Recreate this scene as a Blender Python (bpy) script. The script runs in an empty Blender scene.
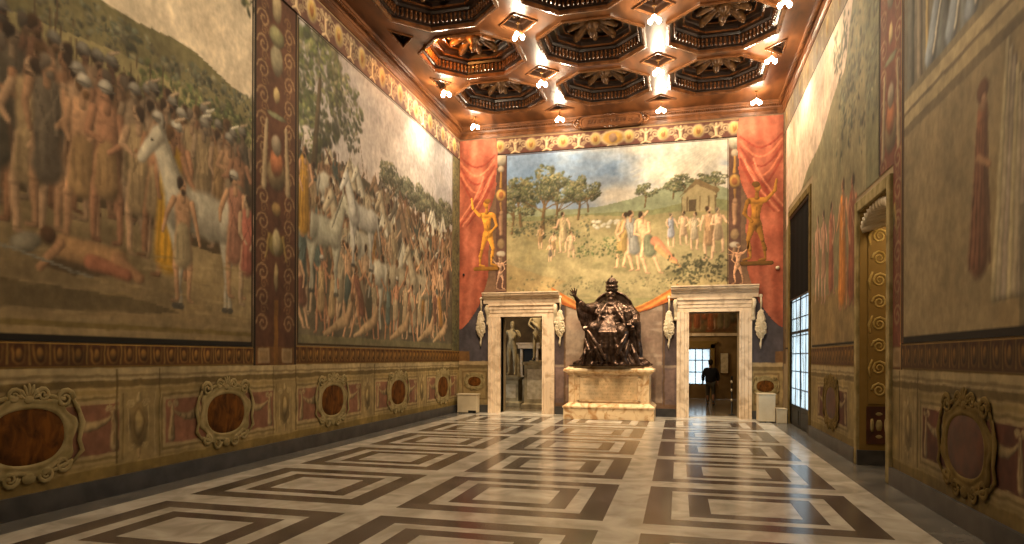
import bpy, bmesh, math, random
import numpy as np
from mathutils import Vector, Matrix, Euler

SC = bpy.context.scene
COL = SC.collection
PI = math.pi
RNG = random.Random(7)

# ------------------------------------------------------------------ room size
W, H, ZC = 9.49, 8.5, 8.85          # width, cornice foot, ceiling underside
YF = -22.0                          # front end of the hall

# ------------------------------------------------------------------ materials
def srgb(c):
    return tuple(((v / 12.92) if v <= 0.04045 else ((v + 0.055) / 1.055) ** 2.4) for v in c)

def new_mat(name):
    m = bpy.data.materials.new(name); m.use_nodes = True
    nt = m.node_tree; nt.nodes.clear()
    out = nt.nodes.new('ShaderNodeOutputMaterial'); b = nt.nodes.new('ShaderNodeBsdfPrincipled')
    nt.links.new(b.outputs[0], out.inputs[0])
    return m, nt, b

def noise_mat(name, c1, c2, scale=4.0, rough=0.6, metal=0.0, detail=6.0, stretch=(1, 1, 1), bump=0.0, distort=0.0, lo=0.35, hi=0.65, c3=None, spec=0.5, coat=0.0):
    m, nt, b = new_mat(name)
    N, L = nt.nodes, nt.links
    tc = N.new('ShaderNodeTexCoord'); mp = N.new('ShaderNodeMapping'); mp.inputs['Scale'].default_value = stretch
    nz = N.new('ShaderNodeTexNoise'); nz.inputs['Scale'].default_value = scale; nz.inputs['Detail'].default_value = detail; nz.inputs['Distortion'].default_value = distort
    cr = N.new('ShaderNodeValToRGB')
    cr.color_ramp.elements[0].position = lo; cr.color_ramp.elements[0].color = (*srgb(c1), 1)
    cr.color_ramp.elements[1].position = hi; cr.color_ramp.elements[1].color = (*srgb(c2), 1)
    if c3:
        e = cr.color_ramp.elements.new((lo + hi) / 2); e.color = (*srgb(c3), 1)
    L.new(tc.outputs['Object'], mp.inputs[0]); L.new(mp.outputs[0], nz.inputs['Vector'])
    L.new(nz.outputs[0], cr.inputs[0]); L.new(cr.outputs[0], b.inputs['Base Color'])
    b.inputs['Roughness'].default_value = rough; b.inputs['Metallic'].default_value = metal
    b.inputs['Specular IOR Level'].default_value = spec
    b.inputs['Coat Weight'].default_value = coat
    if bump:
        bp = N.new('ShaderNodeBump'); bp.inputs['Strength'].default_value = bump; bp.inputs['Distance'].default_value = 0.02
        L.new(nz.outputs[0], bp.inputs['Height']); L.new(bp.outputs[0], b.inputs['Normal'])
    return m

def paint_mat(name, rough=0.75, spec=0.25, bump=0.15):
    """fresco plaster: painted colour (colour attribute) with plaster grain"""
    m, nt, b = new_mat(name)
    N, L = nt.nodes, nt.links
    at = N.new('ShaderNodeVertexColor'); at.layer_name = 'paint'
    tc = N.new('ShaderNodeTexCoord'); nz = N.new('ShaderNodeTexNoise'); nz.inputs['Scale'].default_value = 9; nz.inputs['Detail'].default_value = 8
    mr = N.new('ShaderNodeMapRange'); mr.inputs[1].default_value = 0.3; mr.inputs[2].default_value = 0.7; mr.inputs[3].default_value = 0.82; mr.inputs[4].default_value = 1.1
    mx = N.new('ShaderNodeMix'); mx.data_type = 'RGBA'; mx.blend_type = 'MULTIPLY'; mx.inputs[0].default_value = 1
    L.new(tc.outputs['Object'], nz.inputs['Vector']); L.new(nz.outputs[0], mr.inputs[0])
    L.new(at.outputs[0], mx.inputs[6]); L.new(mr.outputs[0], mx.inputs[7]); L.new(mx.outputs[2], b.inputs['Base Color'])
    bp = N.new('ShaderNodeBump'); bp.inputs['Strength'].default_value = bump; bp.inputs['Distance'].default_value = 0.01
    L.new(nz.outputs[0], bp.inputs['Height']); L.new(bp.outputs[0], b.inputs['Normal'])
    b.inputs['Roughness'].default_value = rough; b.inputs['Specular IOR Level'].default_value = spec
    return m

def emit_mat(name, c, s):
    m = bpy.data.materials.new(name); m.use_nodes = True; nt = m.node_tree; nt.nodes.clear()
    o = nt.nodes.new('ShaderNodeOutputMaterial'); e = nt.nodes.new('ShaderNodeEmission')
    e.inputs[0].default_value = (*c, 1); e.inputs[1].default_value = s; nt.links.new(e.outputs[0], o.inputs[0])
    return m

def plain(name, c, rough=0.5, metal=0.0, spec=0.5):
    m, nt, b = new_mat(name)
    b.inputs['Base Color'].default_value = (*srgb(c), 1); b.inputs['Roughness'].default_value = rough
    b.inputs['Metallic'].default_value = metal; b.inputs['Specular IOR Level'].default_value = spec
    return m

M = {}
M['fresco'] = paint_mat('fresco_plaster')
M['plaster'] = noise_mat('old_plaster', (.52, .45, .33), (.60, .53, .40), 2.0, .85)
M['floor_white'] = noise_mat('pale_floor_marble', (.62, .60, .55), (.80, .78, .73), 2.2, .2, detail=8, distort=.6, spec=.5)
M['floor_dark'] = noise_mat('dark_floor_marble', (.25, .225, .21), (.38, .345, .32), 1.6, .18, detail=6, distort=.4, spec=.5)
M['floor_slate'] = noise_mat('grey_floor_slate', (.31, .31, .30), (.42, .41, .39), 2.5, .25, detail=6)
M['slate'] = noise_mat('baseboard_slate', (.17, .17, .175), (.27, .265, .26), 4, .45, detail=6)
M['marble'] = noise_mat('veined_door_marble', (.72, .62, .50), (.90, .82, .71), 3.0, .35, detail=8, distort=1.0, lo=.3, hi=.55)
M['marble_warm'] = noise_mat('honey_pedestal_marble', (.78, .60, .40), (.95, .85, .68), 2.6, .25, detail=8, distort=2.2, lo=.33, hi=.52)
M['panel_marble'] = noise_mat('inscription_panel_marble', (.80, .66, .48), (.93, .82, .64), 5, .3, detail=7, distort=1.5)
M['wood'] = noise_mat('varnished_walnut', (.27, .155, .08), (.46, .285, .16), 3, .36, detail=8, stretch=(1, .35, 1), distort=.6, bump=.05, coat=.0, spec=.32)
M['wood_rim'] = noise_mat('polished_wood_moulding', (.30, .175, .09), (.46, .29, .165), 5, .25, detail=6, coat=.2)
M['wood_dark'] = noise_mat('dark_carved_walnut', (.10, .06, .04), (.19, .115, .07), 5, .38, detail=6)
M['gilt'] = noise_mat('dull_gilded_carving', (.26, .17, .10), (.46, .33, .19), 8, .42, metal=.35, detail=4)
M['bronze'] = noise_mat('dark_bronze', (.22, .175, .15), (.42, .34, .29), 7, .30, metal=.9, detail=5)
M['iron'] = plain('black_iron', (.06, .06, .06), .5, .3)
M['shade'] = noise_mat('black_roller_blind', (.025, .023, .022), (.04, .037, .034), 20, .9, spec=.1)
M['white_metal'] = noise_mat('cream_painted_metal', (.74, .69, .58), (.80, .75, .64), 3, .45)
M['stucco'] = noise_mat('cream_stucco', (.74, .68, .55), (.88, .83, .72), 7, .6, bump=.2)
M['brass'] = plain('aged_brass', (.45, .32, .16), .35, .8)
M['bulb'] = emit_mat('lit_bulb', (1, .86, .62), 150)
M['bulb_amber'] = emit_mat('amber_lit_bulb', (1, .55, .2), 60)
M['daylit_glass'] = None
M['skin'] = plain('skin_tone', (.70, .52, .42), .6)
M['jacket'] = noise_mat('navy_jacket_cloth', (.07, .08, .11), (.12, .13, .17), 30, .85)
M['trousers'] = noise_mat('grey_trouser_cloth', (.26, .25, .22), (.34, .32, .28), 30, .85)
M['hair'] = plain('dark_hair', (.10, .08, .07), .7)
M['shoe'] = plain('dark_shoe_leather', (.08, .07, .06), .4)
M['statue_marble'] = noise_mat('aged_statue_marble', (.50, .45, .34), (.72, .66, .52), 4, .5, detail=6)
M['red_marble'] = noise_mat('dark_red_marble', (.26, .10, .07), (.38, .17, .11), 4, .4)
M['gold_scroll'] = noise_mat('pale_yellow_scroll', (.60, .51, .28), (.72, .63, .40), 8, .8, spec=.1)
M['scroll_ground'] = noise_mat('ochre_panel_ground', (.48, .38, .15), (.50, .40, .18), 6, .7)

# ------------------------------------------------------------------ mesh helpers
def link(o):
    COL.objects.link(o); return o

class MB:
    def __init__(s): s.v = []; s.f = []; s.m = []; s.cur = 0
    def add(s, vs, fs):
        n = len(s.v); s.v += [tuple(p) for p in vs]
        for f in fs: s.f.append([n + i for i in f]); s.m.append(s.cur)
        return s
    def box(s, x0, x1, y0, y1, z0, z1):
        return s.add([(x0, y0, z0), (x1, y0, z0), (x1, y1, z0), (x0, y1, z0), (x0, y0, z1), (x1, y0, z1), (x1, y1, z1), (x0, y1, z1)],
                     [(0, 3, 2, 1), (4, 5, 6, 7), (0, 1, 5, 4), (1, 2, 6, 5), (2, 3, 7, 6), (3, 0, 4, 7)])
    def tube(s, pts, rad, n=8, squash=None, up=(0, 0, 1)):
        pts = [Vector(p) for p in pts]
        if not hasattr(rad, '__len__'): rad = [rad] * len(pts)
        rings = []
        prev = None
        for i, p in enumerate(pts):
            d = (pts[min(i + 1, len(pts) - 1)] - pts[max(i - 1, 0)])
            if d.length < 1e-9: d = Vector((0, 0, 1))
            d.normalize()
            if prev is None:
                a = Vector(up)
                if abs(a.dot(d)) > .95: a = Vector((1, 0, 0))
                e1 = (a - d * a.dot(d)).normalized()
            else:
                e1 = (prev - d * prev.dot(d))
                e1 = e1.normalized() if e1.length > 1e-6 else prev
            prev = e1; e2 = d.cross(e1)
            rings.append([p + (e1 * math.cos(2 * PI * k / n) + e2 * math.sin(2 * PI * k / n)) * rad[i] for k in range(n)])
        vs = [q for r in rings for q in r]
        fs = [(i * n + k, i * n + (k + 1) % n, (i + 1) * n + (k + 1) % n, (i + 1) * n + k) for i in range(len(pts) - 1) for k in range(n)]
        fs.append(tuple(range(n))[::-1]); fs.append(tuple((len(pts) - 1) * n + k for k in range(n)))
        return s.add(vs, fs)
    def rings(s, rings, cap=True, closed=True):
        n = len(rings[0]); vs = [q for r in rings for q in r]
        fs = [(i * n + k, i * n + (k + 1) % n, (i + 1) * n + (k + 1) % n, (i + 1) * n + k) for i in range(len(rings) - 1) for k in range(n if closed else n - 1)]
        if cap: fs.append(tuple(range(n))[::-1]); fs.append(tuple((len(rings) - 1) * n + k for k in range(n)))
        return s.add(vs, fs)
    def lathe(s, prof, c=(0, 0, 0), n=20):
        return s.rings([[(c[0] + r * math.cos(2 * PI * k / n), c[1] + r * math.sin(2 * PI * k / n), c[2] + z) for k in range(n)] for r, z in prof])
    def ell(s, c, r, n=14, m=9, rot=None):
        R = rot.to_matrix() if rot else None
        rings = []
        for i in range(1, m):
            t = PI * i / m
            ring = []
            for k in range(n):
                v = Vector((r[0] * math.sin(t) * math.cos(2 * PI * k / n), r[1] * math.sin(t) * math.sin(2 * PI * k / n), -r[2] * math.cos(t)))
                if R: v = R @ v
                ring.append(v + Vector(c))
            rings.append(ring)
        return s.rings(rings)
    def prism(s, poly, axis, a0, a1):
        """poly: list of 2D points extruded along axis (0,1,2) from a0 to a1"""
        def P(p, a):
            q = [p[0], p[1]]; q.insert(axis, a); return tuple(q)
        n = len(poly)
        vs = [P(p, a0) for p in poly] + [P(p, a1) for p in poly]
        fs = [(i, (i + 1) % n, n + (i + 1) % n, n + i) for i in range(n)] + [tuple(range(n))[::-1], tuple(range(n, 2 * n))]
        return s.add(vs, fs)
    def build(s, name, mat, parent=None, smooth=False, recalc=True, bevel=0, autosm=None):
        me = bpy.data.meshes.new(name); me.from_pydata(s.v, [], s.f)
        mats = mat if isinstance(mat, (list, tuple)) else [mat]
        for m in mats: me.materials.append(m)
        if len(mats) > 1: me.polygons.foreach_set('material_index', s.m)
        if recalc:
            bm = bmesh.new(); bm.from_mesh(me); bmesh.ops.recalc_face_normals(bm, faces=bm.faces); bm.to_mesh(me); bm.free()
        if smooth: me.polygons.foreach_set('use_smooth', [True] * len(me.polygons))
        o = bpy.data.objects.new(name, me); link(o)
        if parent: o.parent = parent
        if bevel:
            b = o.modifiers.new('Bevel', 'BEVEL'); b.width = bevel; b.segments = 2; b.limit_method = 'ANGLE'
        return o

def tag(o, label=None, cat=None, group=None, kind=None):
    if label: o['label'] = label
    if cat: o['category'] = cat
    if group: o['group'] = group
    if kind: o['kind'] = kind
    return o

def thing(name, loc, label, cat, group=None, rz=0):
    o = bpy.data.objects.new(name, None); link(o); o.location = loc; o.rotation_euler = (0, 0, rz); o.empty_display_size = .1
    return tag(o, label, cat, group)

def struct(o): o['kind'] = 'structure'; return o

def kids(o): return [c for c in COL.objects if c.parent == o]

def copy_tree(o, parent=None):
    c = o.copy(); link(c)
    if parent is not None: c.parent = parent
    for ch in kids(o): copy_tree(ch, c)
    return c

# ------------------------------------------------------------------ painter (the frescoes are generic, made of painted marks)
class Cv:
    """a painted wall surface in metres: s runs right, t runs up"""
    def __init__(c, s0, s1, t0, t1, res, base=(.5, .45, .35), seed=1):
        c.s0, c.s1, c.t0, c.t1 = s0, s1, t0, t1
        c.nx = max(4, int((s1 - s0) * res)); c.ny = max(4, int((t1 - t0) * res))
        c.S = np.linspace(s0, s1, c.nx); c.T = np.linspace(t0, t1, c.ny)
        c.img = np.zeros((c.ny, c.nx, 3)); c.img[:] = base
        c.al = np.ones((c.ny, c.nx), bool)
        c.rng = np.random.default_rng(seed)
        c.px = (s1 - s0) / c.nx
    def win(c, a0, a1, b0, b1):
        i0 = np.searchsorted(c.S, a0); i1 = np.searchsorted(c.S, a1); j0 = np.searchsorted(c.T, b0); j1 = np.searchsorted(c.T, b1)
        if i1 <= i0 or j1 <= j0: return None
        return slice(j0, j1), slice(i0, i1), c.S[None, i0:i1], c.T[j0:j1, None]
    def noise(c, scale, octv=4, seed=None, sx=1.0, sy=1.0):
        r = np.random.default_rng(seed if seed is not None else int(c.rng.integers(1e9)))
        out = np.zeros((c.ny, c.nx)); amp = 1; tot = 0
        for o in range(octv):
            cell = scale / 2 ** o
            gx = int((c.s1 - c.s0) / (cell * sx)) + 3; gy = int((c.t1 - c.t0) / (cell * sy)) + 3
            g = r.random((gy, gx))
            x = (c.S - c.s0) / (cell * sx); y = (c.T - c.t0) / (cell * sy)
            xi = x.astype(int); yi = y.astype(int); xf = x - xi; yf = y - yi
            xf = xf * xf * (3 - 2 * xf); yf = yf * yf * (3 - 2 * yf)
            a = g[np.ix_(yi, xi)]; b = g[np.ix_(yi, xi + 1)]; d = g[np.ix_(yi + 1, xi)]; e = g[np.ix_(yi + 1, xi + 1)]
            out += amp * ((a * (1 - xf) + b * xf) * (1 - yf)[:, None] + (d * (1 - xf) + e * xf) * yf[:, None]); tot += amp; amp *= .55
        return out / tot
    def mix(c, mask, col):
        mask = np.clip(mask, 0, 1)[..., None]
        c.img = c.img * (1 - mask) + np.asarray(col) * mask
    def ell(c, cs, ct, rs, rt, col, ang=0.0, sh=.22, soft=.25, a=1.0):
        R = max(rs, rt) * 1.05; w = c.win(cs - R, cs + R, ct - R, ct + R)
        if w is None: return
        js, is_, S, T = w; dx = S - cs; dy = T - ct; ca, sa = math.cos(ang), math.sin(ang)
        u = (dx * ca + dy * sa) / rs; v = (-dx * sa + dy * ca) / rt
        d = np.sqrt(u * u + v * v); m = (np.clip((1 - d) / soft, 0, 1) * a)[..., None]
        g = (1 + sh * (-dx * .5 + dy * .8) / R * 1.4) * (1 - .75 * sh * d * d)
        cc = np.clip(np.asarray(col)[None, None] * g[..., None], 0, 1)
        c.img[js, is_] = c.img[js, is_] * (1 - m) + cc * m
    def cap(c, a0, b0, a1, b1, r0, r1, col, sh=.35, a=1.0, soft=.35):
        R = max(r0, r1); w = c.win(min(a0, a1) - R, max(a0, a1) + R, min(b0, b1) - R, max(b0, b1) + R)
        if w is None: return
        js, is_, S, T = w; dx, dy = a1 - a0, b1 - b0; L2 = dx * dx + dy * dy + 1e-9
        h = np.clip(((S - a0) * dx + (T - b0) * dy) / L2, 0, 1); ex = S - a0 - dx * h; ey = T - b0 - dy * h
        r = r0 + (r1 - r0) * h; d = np.sqrt(ex * ex + ey * ey) / r
        m = (np.clip((1 - d) / soft, 0, 1) * a)[..., None]
        g = (1.06 + 1.35 * sh * (-ex * .8 + ey * .5) / r) * (1 - .8 * sh * d * d)
        cc = np.clip(np.asarray(col)[None, None] * g[..., None], 0, 1)
        c.img[js, is_] = c.img[js, is_] * (1 - m) + cc * m
    def poly(c, pts, col, a=1.0, alpha_only=False):
        xs = [p[0] for p in pts]; ys = [p[1] for p in pts]; w = c.win(min(xs), max(xs), min(ys), max(ys))
        if w is None: return None
        js, is_, S, T = w; ins = np.zeros((T.shape[0], S.shape[1]), bool); n = len(pts)
        for i in range(n):
            x0, y0 = pts[i]; x1, y1 = pts[(i + 1) % n]
            if y0 == y1: continue
            cond = ((y0 > T) != (y1 > T)) & (S < (x1 - x0) * (T - y0) / (y1 - y0) + x0); ins ^= cond
        if alpha_only: return js, is_, ins
        m = (ins * a)[..., None]; c.img[js, is_] = c.img[js, is_] * (1 - m) + np.asarray(col) * m
    def rect(c, a0, a1, b0, b1, col, a=1.0):
        w = c.win(a0, a1, b0, b1)
        if w is None: return
        js, is_, S, T = w; c.img[js, is_] = c.img[js, is_] * (1 - a) + np.asarray(col) * a
    def line(c, pts, r, col, a=1.0):
        for p, q in zip(pts[:-1], pts[1:]): c.cap(p[0], p[1], q[0], q[1], r, r, col, .2, a)
    def age(c, amt=.10, seed=5, warp=.02):
        wx = (c.noise(.16, 3, seed + 11) - .5) * 2 * warp / c.px; wy = (c.noise(.16, 3, seed + 12) - .5) * 2 * warp / c.px
        jj, ii = np.mgrid[0:c.ny, 0:c.nx]
        J = np.clip(jj + wy, 0, c.ny - 1.001); I = np.clip(ii + wx, 0, c.nx - 1.001); j0 = J.astype(int); i0 = I.astype(int); fj = (J - j0)[..., None]; fi = (I - i0)[..., None]; g = c.img
        c.img = (g[j0, i0] * (1 - fi) + g[j0, i0 + 1] * fi) * (1 - fj) + (g[j0 + 1, i0] * (1 - fi) + g[j0 + 1, i0 + 1] * fi) * fj
        tone = (c.noise(.35, 4, seed + 13) - .5)[..., None]; gm = c.img.mean(axis=(0, 1), keepdims=True); c.img = c.img * (1 - .14) + gm * .14; c.img = c.img * (1 + tone * .35)
        n1 = c.noise(.9, 5, seed); n2 = c.noise(.09, 3, seed + 1, 1, 2.2)
        c.img *= (1 + amt * (n1 - .5) * 2 + amt * .9 * (n2 - .5) * 2)[..., None]
        c.img = np.clip(c.img, 0, 1)
    def mesh(c, name, fn, mat=None, parent=None):
        """fn(S, T) -> x, y, z arrays"""
        S, T = np.meshgrid(c.S, c.T); X, Y, Z = fn(S, T)
        X = X + 0 * S; Y = Y + 0 * S; Z = Z + 0 * S
        co = np.stack([X, Y, Z], -1).reshape(-1, 3)
        idx = np.arange(c.nx * c.ny).reshape(c.ny, c.nx)
        keep = c.al[:-1, :-1] & c.al[1:, :-1] & c.al[:-1, 1:] & c.al[1:, 1:]
        q = np.stack([idx[:-1, :-1], idx[:-1, 1:], idx[1:, 1:], idx[1:, :-1]], -1)[keep]
        used = np.zeros(c.nx * c.ny, bool); used[q.ravel()] = True
        remap = np.cumsum(used) - 1; q = remap[q]; co = co[used]
        me = bpy.data.meshes.new(name); nf = len(q)
        me.vertices.add(len(co)); me.vertices.foreach_set('co', co.astype(np.float32).ravel())
        me.loops.add(nf * 4); me.loops.foreach_set('vertex_index', q.astype(np.int32).ravel())
        me.polygons.add(nf); me.polygons.foreach_set('loop_start', (np.arange(nf) * 4).astype(np.int32)); me.polygons.foreach_set('loop_total', np.full(nf, 4, np.int32))
        me.update(calc_edges=True)
        col = c.img.reshape(-1, 3)[used]; lin = np.where(col <= .04045, col / 12.92, ((col + .055) / 1.055) ** 2.4)
        at = me.color_attributes.new('paint', 'FLOAT_COLOR', 'POINT')
        at.data.foreach_set('color', np.concatenate([lin, np.ones((len(lin), 1))], 1).astype(np.float32).ravel())
        me.materials.append(mat or M['fresco'])
        o = bpy.data.objects.new(name, me); link(o)
        if parent: o.parent = parent
        return o

LEFT = lambda off: (lambda S, T: (off, S, T))
RIGHT = lambda off: (lambda S, T: (W - off, -S, T))
BACK = lambda off: (lambda S, T: (S, -off, T))

SKINS = [(.72, .56, .42), (.66, .48, .36), (.78, .64, .50), (.60, .44, .32), (.70, .60, .48)]
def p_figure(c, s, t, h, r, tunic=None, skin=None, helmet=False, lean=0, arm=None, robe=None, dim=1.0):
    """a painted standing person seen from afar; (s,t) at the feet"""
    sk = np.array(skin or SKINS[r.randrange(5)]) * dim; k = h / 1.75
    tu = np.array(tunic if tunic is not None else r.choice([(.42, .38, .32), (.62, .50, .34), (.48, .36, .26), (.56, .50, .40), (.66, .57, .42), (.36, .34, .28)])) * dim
    st = r.uniform(.08, .2) * k; hip = (s + lean * .5 * k, t + .92 * k)
    f1, f2 = s - st, s + st
    for fs, b in ((f1, -1), (f2, 1)):
        kn = (hip[0] + b * .09 * k + (fs - s) * .4, t + .5 * k)
        c.cap(fs, t + .06 * k, kn[0], kn[1], .045 * k, .065 * k, sk * .95)
        c.cap(kn[0], kn[1], hip[0] + b * .07 * k, hip[1], .065 * k, .10 * k, sk)
        c.cap(fs, t + .03 * k, fs - .1 * k * b * 0 + .09 * k * r.choice([-1, 1]), t + .015 * k, .035 * k, .028 * k, sk * .8)
    sh = (hip[0] + lean * .5 * k, t + 1.42 * k)
    bare = r.random() < .4
    c.cap(hip[0], hip[1], sh[0], sh[1] - .06 * k, .15 * k, .19 * k, sk if bare else tu)
    c.cap(hip[0], hip[1] + .06 * k, s + lean * .3 * k, t + .62 * k, .15 * k, .20 * k, tu * .92)
    for q in range(3):
        x = hip[0] + (q - 1) * .1 * k; c.cap(x, hip[1], x + .01, t + .62 * k, .018 * k, .03 * k, tu * .72, 0, .6)
    if robe is not None:
        rc = np.array(robe) * dim
        c.cap(sh[0] - .05 * k, sh[1], s - .05 * k, t + .25 * k, .15 * k, .24 * k, rc)
        for q in range(4): c.cap(sh[0] - .12 * k + .07 * q * k, sh[1], s - .2 * k + .1 * q * k, t + .2 * k, .012 * k, .03 * k, rc * .68, 0, .7)
    for b in (-1, 1):
        el = (sh[0] + b * r.uniform(.18, .3) * k, sh[1] - r.uniform(.2, .32) * k)
        if arm == b: el = (sh[0] + b * .28 * k, sh[1] + .05 * k)
        ha = (el[0] + r.uniform(-.2, .15) * k * b, el[1] - r.uniform(-.05, .28) * k)
        if arm == b: ha = (el[0] + b * .2 * k, el[1] + .2 * k)
        c.cap(sh[0] + b * .17 * k, sh[1] - .02 * k, el[0], el[1], .06 * k, .05 * k, sk); c.cap(el[0], el[1], ha[0], ha[1], .048 * k, .034 * k, sk)
    c.cap(sh[0], sh[1], sh[0], sh[1] + .12 * k, .055 * k, .05 * k, sk * .85)
    hx, hy = sh[0] + r.uniform(-.03, .03) * k, sh[1] + .2 * k
    c.ell(hx, hy, .085 * k, .115 * k, sk * 1.05, 0, .3)
    hd = r.choice((-1, 1)); hc = np.array(r.choice([(.25, .18, .12), (.38, .27, .16), (.45, .40, .34), (.20, .15, .11)])) * dim
    c.ell(hx - hd * .035 * k, hy + .045 * k, .08 * k, .085 * k, hc, 0, .4, .4); c.ell(hx - hd * .06 * k, hy, .045 * k, .08 * k, hc * .9, 0, .3, .4)
    c.ell(hx + hd * .045 * k, hy - .005 * k, .018 * k, .012 * k, sk * .4, a=.8); c.ell(hx + hd * .05 * k, hy - .06 * k, .025 * k, .012 * k, sk * .5, a=.7)
    if r.random() < .35: c.ell(hx + hd * .02 * k, hy - .09 * k, .05 * k, .05 * k, hc, 0, .3, .4)
    if bare:
        for q in (-1, 1): c.ell(sh[0] + q * .08 * k, sh[1] - .12 * k, .075 * k, .05 * k, sk * 1.08, 0, .6, .8, .6); c.ell(sh[0] + q * .05 * k, sh[1] - .28 * k, .045 * k, .06 * k, sk * 1.04, 0, .6, .8, .5)
    else:
        for q in range(4): c.cap(sh[0] - .14 * k + .09 * q * k, sh[1] - .03 * k, hip[0] + r.uniform(-.14, .14) * k, hip[1] + .04 * k, .008 * k, .022 * k, tu * r.choice((.62, 1.25)), 0, .55)
    if helmet:
        c.ell(hx, hy + .06 * k, .105 * k, .085 * k, np.array((.72, .70, .64)) * dim, 0, .5); c.cap(hx - .1 * k, hy + .03 * k, hx + .11 * k, hy + .03 * k, .014, .014, (.35, .33, .3))
        if r.random() < .25: c.cap(hx - .02, hy + .12 * k, hx + .12 * k, hy + .2 * k, .03 * k, .02 * k, r.choice([(.8, .78, .7), (.62, .54, .44)]))

def p_horse(c, s, t, h, col, face=1, r=RNG):
    k = h / 2.0; col = np.array(col); f = face
    for dx, b in ((-.45, .1), (-.28, -.08), (.42, .1), (.58, -.12)):
        x = s + f * dx * k; kx = x + f * b * k
        c.cap(x, t + 1.0 * k, kx, t + .5 * k, .13 * k, .07 * k, col * .92); c.cap(kx, t + .5 * k, x + f * b * .4 * k, t + .05 * k, .06 * k, .04 * k, col * .85)
        c.ell(x + f * b * .4 * k, t + .04 * k, .07 * k, .045 * k, col * .4)
    c.ell(s, t + 1.18 * k, .68 * k, .33 * k, col, .05 * f, .4); c.ell(s - f * .42 * k, t + 1.2 * k, .32 * k, .33 * k, col, 0, .35); c.ell(s + f * .45 * k, t + 1.2 * k, .30 * k, .34 * k, col, 0, .35)
    c.cap(s + f * .5 * k, t + 1.3 * k, s + f * .80 * k, t + 1.9 * k, .25 * k, .14 * k, col)
    c.cap(s + f * .80 * k, t + 1.95 * k, s + f * 1.05 * k, t + 1.62 * k, .13 * k, .07 * k, col * 1.04)
    c.cap(s + f * .76 * k, t + 2.05 * k, s + f * .76 * k, t + 2.14 * k, .03 * k, .015 * k, col * .9)
    for q in range(7): c.cap(s + f * (.42 + .06 * q) * k, t + (1.45 + .1 * q) * k, s + f * (.34 + .05 * q) * k, t + (1.3 + .09 * q) * k, .04 * k, .02 * k, col * .7, a=.8)
    c.cap(s - f * .68 * k, t + 1.3 * k, s - f * .85 * k, t + .7 * k, .08 * k, .04 * k, col * .75)
    c.ell(s + f * .9 * k, t + 1.86 * k, .018 * k, .018 * k, (.1, .08, .06))

def p_foliage(c, s, t, rs, rt, r, cols, n=90, size=.11, a=.9):
    pts = sorted([(r.uniform(0, 2 * PI), r.random()) for _ in range(n)], key=lambda q: q[1], reverse=True)
    for i, (an, q) in enumerate(pts):
        q = math.sqrt(q); x = s + rs * q * math.cos(an) * r.uniform(.85, 1.15); y = t + rt * q * math.sin(an) * r.uniform(.85, 1.15)
        b = .5 + .5 * (y - t) / max(rt, .01) - .25 * (x - s) / max(rs, .01); u = i / n
        col = np.array(r.choice(cols)) * (.55 + .35 * b + .45 * u * b) * r.uniform(.8, 1.15); z = size * r.uniform(.35, 1.2) * (1.15 - .6 * u)
        c.ell(x, y, z, z * r.uniform(.4, .8), np.clip(col, 0, 1), r.uniform(-1.4, 1.4), .3, .55, a)

def p_tree(c, s, t, h, r, cols, trunk=(.28, .22, .15), wide=.38):
    lean = r.uniform(-.12, .12) * h; top = (s + lean, t + .6 * h)
    c.cap(s, t, top[0], top[1], .04 * h, .018 * h, trunk)
    ends = []
    for q in range(8):
        a = r.uniform(.25, 2.9); L = r.uniform(.2, .42) * h; b0 = (s + lean * .6, t + r.uniform(.3, .5) * h); e = (b0[0] + math.cos(a) * L * 1.1, b0[1] + math.sin(a) * L); ends.append(e)
        c.line([b0, ((b0[0] + e[0]) / 2 + r.uniform(-.03, .03) * h, (b0[1] + e[1]) / 2), e], .010 * h, trunk)
    for e in sorted(ends, key=lambda e: -e[1]) + [(s + lean, t + .85 * h)]:
        p_foliage(c, e[0], e[1] + .05 * h, r.uniform(.12, .24) * h, r.uniform(.07, .13) * h, r, cols, int(26 + 26 * min(h, 1.6)), .035 * h + .02)

def p_clouds(c, t0, t1, sky, cloud, cloud2, seed, s=1.6, thr=.48):
    n = c.noise(s, 5, seed, 1.8, 1.0); T = c.T[:, None]
    m = ((T > t0) & (T < t1 + 1))
    g = np.clip((T - t0) / (t1 - t0), 0, 1)
    c.mix(m * 1.0, sky)
    c.mix(m * np.clip((n - thr + .12 * (1 - g)) * 5, 0, 1), cloud)
    n2 = c.noise(s * .7, 4, seed + 3, 1.6, 1); c.mix(m * np.clip((n2 - .55) * 5, 0, 1) * .6, cloud2)

# ------------------------------------------------------------------ the frescoes (thin painted plaster sheets on the walls)
GREENS = [(.33, .38, .22), (.42, .46, .27), (.28, .33, .20), (.50, .52, .32), (.24, .28, .18)]
GREYGR = [(.40, .42, .34), (.34, .38, .30), (.46, .46, .36), (.28, .30, .24), (.52, .50, .38)]

def edge_frame(c, col=(.20, .15, .10), col2=(.62, .48, .24), w=.05):
    for a0, a1, b0, b1 in ((c.s0, c.s1, c.t0, c.t0 + w), (c.s0, c.s1, c.t1 - w, c.t1), (c.s0, c.s0 + w, c.t0, c.t1), (c.s1 - w, c.s1, c.t0, c.t1)):
        c.rect(a0, a1, b0, b1, col)

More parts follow.
